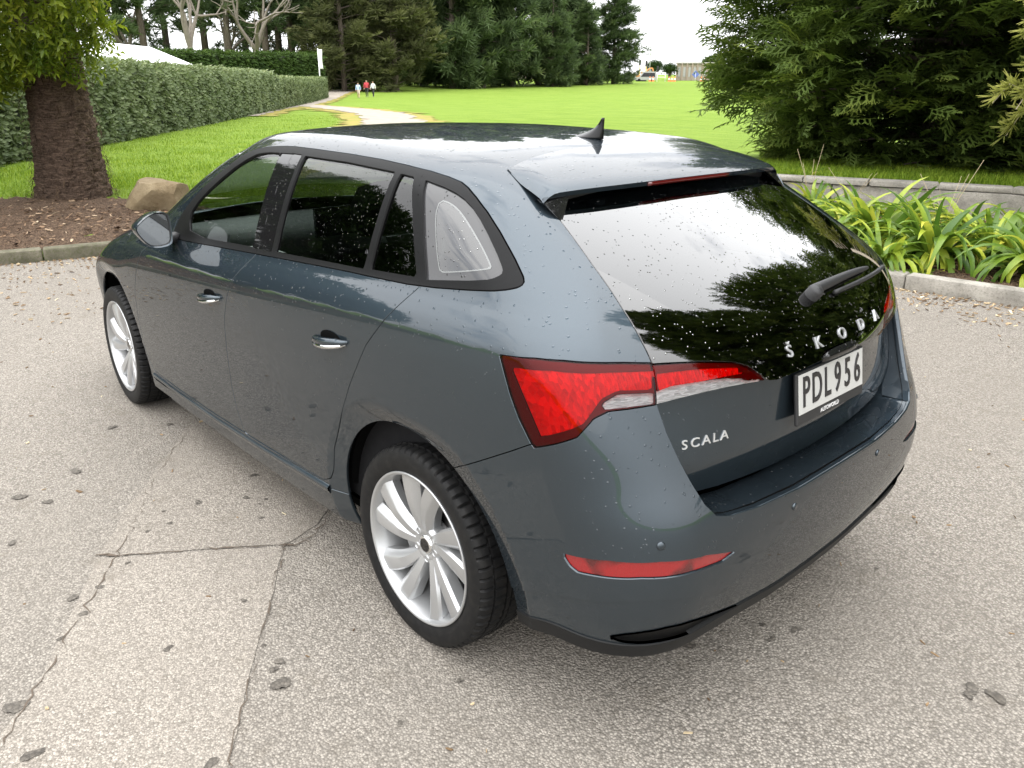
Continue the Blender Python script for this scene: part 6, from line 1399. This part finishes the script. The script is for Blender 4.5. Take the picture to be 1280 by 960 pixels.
# ---- street edge beyond the field
M['cream'] = simple('cream_render', (.38, .33, .27), .8, var=.08, vscale=.6); M['fluted'] = simple('pink_beige_render', (.30, .235, .19), .8)
def face_box(name, px0, px1, z0, z1, r, depth, mat, parent=None):
    a, b = at_r(px0, r), at_r(px1, r); c = (a+b)/2; u = (b-a)/np.linalg.norm(b-a); n_ = np.array([-u[1], u[0]]); n_ = n_ if n_ @ (c-CAM_POS[:2]) > 0 else -n_; g = float(hills(*c)); V = [(*p_, g+z) for z in (z0, z1) for p_ in (a, b, b+n_*depth, a+n_*depth)]
    return mesh(name, V, [(0, 1, 5, 4), (1, 2, 6, 5), (2, 3, 7, 6), (3, 0, 4, 7), (4, 5, 6, 7), (3, 2, 1, 0)], mat, parent, False)
bl_ = empty('building', (0, 0, 0)); tag(bl_, 'cream building with tall vertical bays at the far side of the field', 'building')
face_box('wall', 844, 900, -1, 3.7, 196, 14, M['cream'], bl_); face_box('roof', 843, 901, 3.7, 3.95, 195.6, 15, simple('grey_roof', (.35, .33, .31), .7), bl_)
for k in range(9): face_box('pilaster', 844+6.4*k, 845.4+6.4*k, -1, 3.72, 195.5, .6, M['fluted'], bl_)
for k in range(8): face_box('window', 846.6+6.4*k, 849.2+6.4*k, .9, 2.9, 195.9, .3, simple('far_glass', (.40, .40, .40), .2) if k == 0 else bpy.data.materials['far_glass'], bl_)
sg = empty('road_sign', (*at_r(868.5, 188), 0)); sg.location.z = float(hills(*at_r(868.5, 188))); V, F = tube([(0, 0, -.5), (0, 0, 1.9)], .05, 6); mesh('post', V, F, M['white_paint'], sg)
bm = box_bm(1.15, .06, 1.15, .02, 1, (0, 0, 1.5), rot=Euler((0, math.radians(45), 0))); bm_obj('sign_board', bm, simple('sign_blue', (.10, .14, .42), .5), sg); bm = box_bm(.5, .02, .5, .0, 1, (0, -.05, 1.5)); bm_obj('sign_mark', bm, M['white_paint'], sg); sg.rotation_euler = (0, 0, math.radians(-55+90)); tag(sg, 'blue diamond road sign in front of the cream building', 'sign')
def light_pole(px, r, H, label, arm=True, sig=False):
    xy = at_r(px, r); root = empty('traffic_light' if sig else 'street_lamp', (xy[0], xy[1], float(hills(*xy)))); V, F = tube([(0, 0, -1), (0, 0, H)]+([(.3, 0, H+.35), (1.6, 0, H+.5)] if arm else []), .10 if not sig else .09, 8); mesh('pole', V, F, M['galv'] if not sig else M['sigpole'], root)
    if arm: bm = box_bm(.9, .3, .14, .04, 2, (1.9, 0, H+.48)); bm_obj('lamp_head', bm, M['galv'], root)
    if sig:
        bm = box_bm(.45, .4, 1.15, .05, 2, (0, 0, H+.3)); hd2 = bm_obj('signal_head', bm, M['dark_metal'], root)
        for k, c in enumerate(((.35, .02, .02), (.4, .2, .02), (.02, .2, .08))): bm = bmesh.new(); bmesh.ops.create_cone(bm, cap_ends=True, segments=12, radius1=.14, radius2=.16, depth=.12, matrix=Matrix.Translation((0, -.24, H+.65-.36*k)) @ Matrix.Rotation(math.pi/2, 4, 'X')); bm_obj('signal_lens', bm, simple('signal_%d' % k, c, .3), hd2)
    root.rotation_euler = (0, 0, math.radians(40)); tag(root, label, 'traffic light' if sig else 'street lamp')
M['galv'] = simple('galvanised_steel', (.55, .56, .57), .5, .5); M['sigpole'] = simple('yellow_pole', (.62, .45, .06), .6)
light_pole(811, 200, 8.5, 'tall grey street lamp beyond the field'); light_pole(837, 205, 9.5, 'tall slim street lamp nearest to the cream building', True); light_pole(798.5, 192, 3.6, 'traffic light on a yellow post beside the excavator', False, True); light_pole(806.5, 194, 3.4, 'traffic light on a yellow post beyond the white van', False, True); light_pole(821, 196, 2.2, 'low traffic light on a yellow post beside the sports goal', False, True)
def digger():
    xy = at_r(801, 186); root = empty('excavator', (xy[0], xy[1], float(hills(*xy)))); M['orange'] = simple('orange_machine_paint', (.50, .22, .06), .6)
    for s in (-.9, .9): bm = box_bm(3.2, .5, .8, .3, 3, (0, s, .4)); bm_obj('track', bm, M['dark_metal'], root)
    bm = box_bm(2.6, 2.0, 1.0, .12, 2, (-.2, 0, 1.4)); bm_obj('body', bm, M['orange'], root); bm = box_bm(1.2, 1.0, 1.4, .1, 2, (.5, -.4, 2.2)); cb = bm_obj('cab', bm, M['orange'], root); bm = box_bm(.1, .8, .9, .02, 1, (1.08, -.4, 2.35)); bm_obj('cab_window', bm, M['gloss'], cb)
    V, F = tube([(1.0, .4, 1.7), (2.1, .4, 3.6), (3.2, .4, 3.9)], [.28, .24, .2], 6); bo_ = mesh('boom', V, F, M['orange'], root); V, F = tube([(3.2, .4, 3.9), (3.9, .4, 1.6)], [.2, .15], 6); mesh('dipper', V, F, M['orange'], root); bm = box_bm(.7, .8, .7, .1, 1, (3.8, .4, 1.2)); bm_obj('bucket', bm, M['dark_metal'], root)
    root.scale = (.72,)*3; root.rotation_euler = (0, 0, math.radians(-140)); tag(root, 'orange excavator working at the far side of the field', 'excavator')
digger()
def van(px, r, col, label, rz, ln=4.6, h_=1.7, cat='car'):
    xy = at_r(px, r); root = empty('parked_vehicle', (xy[0], xy[1], float(hills(*xy)))); rows = []
    for y in (-.85, -.8, .8, .85): k = .9 if abs(y) > .82 else 1; rows.append([(-ln/2, y, .35), (-ln/2, y, .9), (-ln*.42, y*k, h_*k), (ln*.12, y*k, h_*k), (ln*.28, y, 1.0), (ln/2, y, .85), (ln/2, y, .35)])
    mesh('body', *loft(rows, cap=True), col, root, False); rows = [[(-ln*.40, y, 1.0), (-ln*.38, y, h_*.9-.08), (ln*.10, y, h_*.9-.08), (ln*.23, y, 1.0)] for y in (-.87, .87)]; mesh('window_band', *loft(rows, cap=True), M['gloss'], root, False)
    for x in (-ln*.3, ln*.3):
        for y in (-.8, .8): V, F = lathe([(-.1, 0), (-.1, .32), (.1, .32), (.1, 0)], 16); mesh('wheel', V+[x, y, .32], F, M['rubber'], root, False)
    root.rotation_euler = (0, 0, rz); tag(root, label, cat)
van(793, 200, simple('car_grey_white', (.36, .36, .36), .5), 'white car parked beside the excavator beyond the field', .9); van(806, 186, simple('van_grey_white', (.34, .34, .34), .5), 'white van parked in front of the traffic lights beyond the field', .9, 5.0, 2.1, 'van'); van(785, 205, simple('silver_car', (.45, .46, .48), .3, .6), 'silver car half hidden by the end conifer', .9)
def goal():
    a, b = at_r(821, 182), at_r(831, 182); g = float(hills(*a)); root = empty('goal_frame', (a[0], a[1], g)); d = b-a
    for p_, q in (((0, 0, -.2), (0, 0, 1.95)), ((d[0], d[1], -.2), (d[0], d[1], 1.95)), ((0, 0, 1.9), (d[0], d[1], 1.9)), ((0, 0, 1.0), (d[0], d[1], 1.0))): mesh('bar', *tube([p_, q], .06, 6), M['white_paint'], root)
    tag(root, 'small white goal frame at the far edge of the field', 'goal')
goal()
M['cone'] = simple('orange_plastic', (.75, .20, .06), .6)
for k, px in enumerate((812, 816, 836, 839.5, 843, 876, 880)):
    xy = at_r(px, 184); bm = bmesh.new(); bmesh.ops.create_cone(bm, cap_ends=True, segments=12, radius1=.30, radius2=.08, depth=1.1, matrix=Matrix.Translation((0, 0, .55))); o = bm_obj('traffic_cone', bm, M['cone'], None, False); o.location = (xy[0], xy[1], float(hills(*xy))); tag(o, 'orange cone marker along the works beyond the field', 'cone', 'orange cones along the works'); bm = box_bm(.7, .7, .08, .02, 1, (0, 0, .04)); bm_obj('base', bm, M['cone'], o)
    bm = bmesh.new(); bmesh.ops.create_cone(bm, cap_ends=False, segments=12, radius1=.215, radius2=.165, depth=.22, matrix=Matrix.Translation((0, 0, .62))); bm_obj('reflective_band', bm, M['white_paint'], o)
hb = empty('building', (0, 0, 0)); tag(hb, 'pale building glimpsed between the stems of the far conifers', 'building'); face_box('wall', 632, 716, 0, 3.0, 205, 10, M['cream'], hb); face_box('roof', 631, 717, 3.0, 3.3, 204.5, 11, bpy.data.materials['grey_roof'], hb)
for k in range(5): face_box('window', 640+15*k, 648+15*k, 1.0, 2.2, 204.8, .3, bpy.data.materials['far_glass'], hb)
rt = broadleaf('round_tree', 9, 3.2, 1.7, .6, 900, M['broad'], .5); stand(rt, 836, 192, 1.0, 0, 'small round dark tree beside the cream building', first=True); stand(rt, 889, 200, 1.5, 2, 'round dark tree at the far end of the cream building'); stand(rt, 817, 215, 1.2, 3, 'round dark tree behind the goal frame')
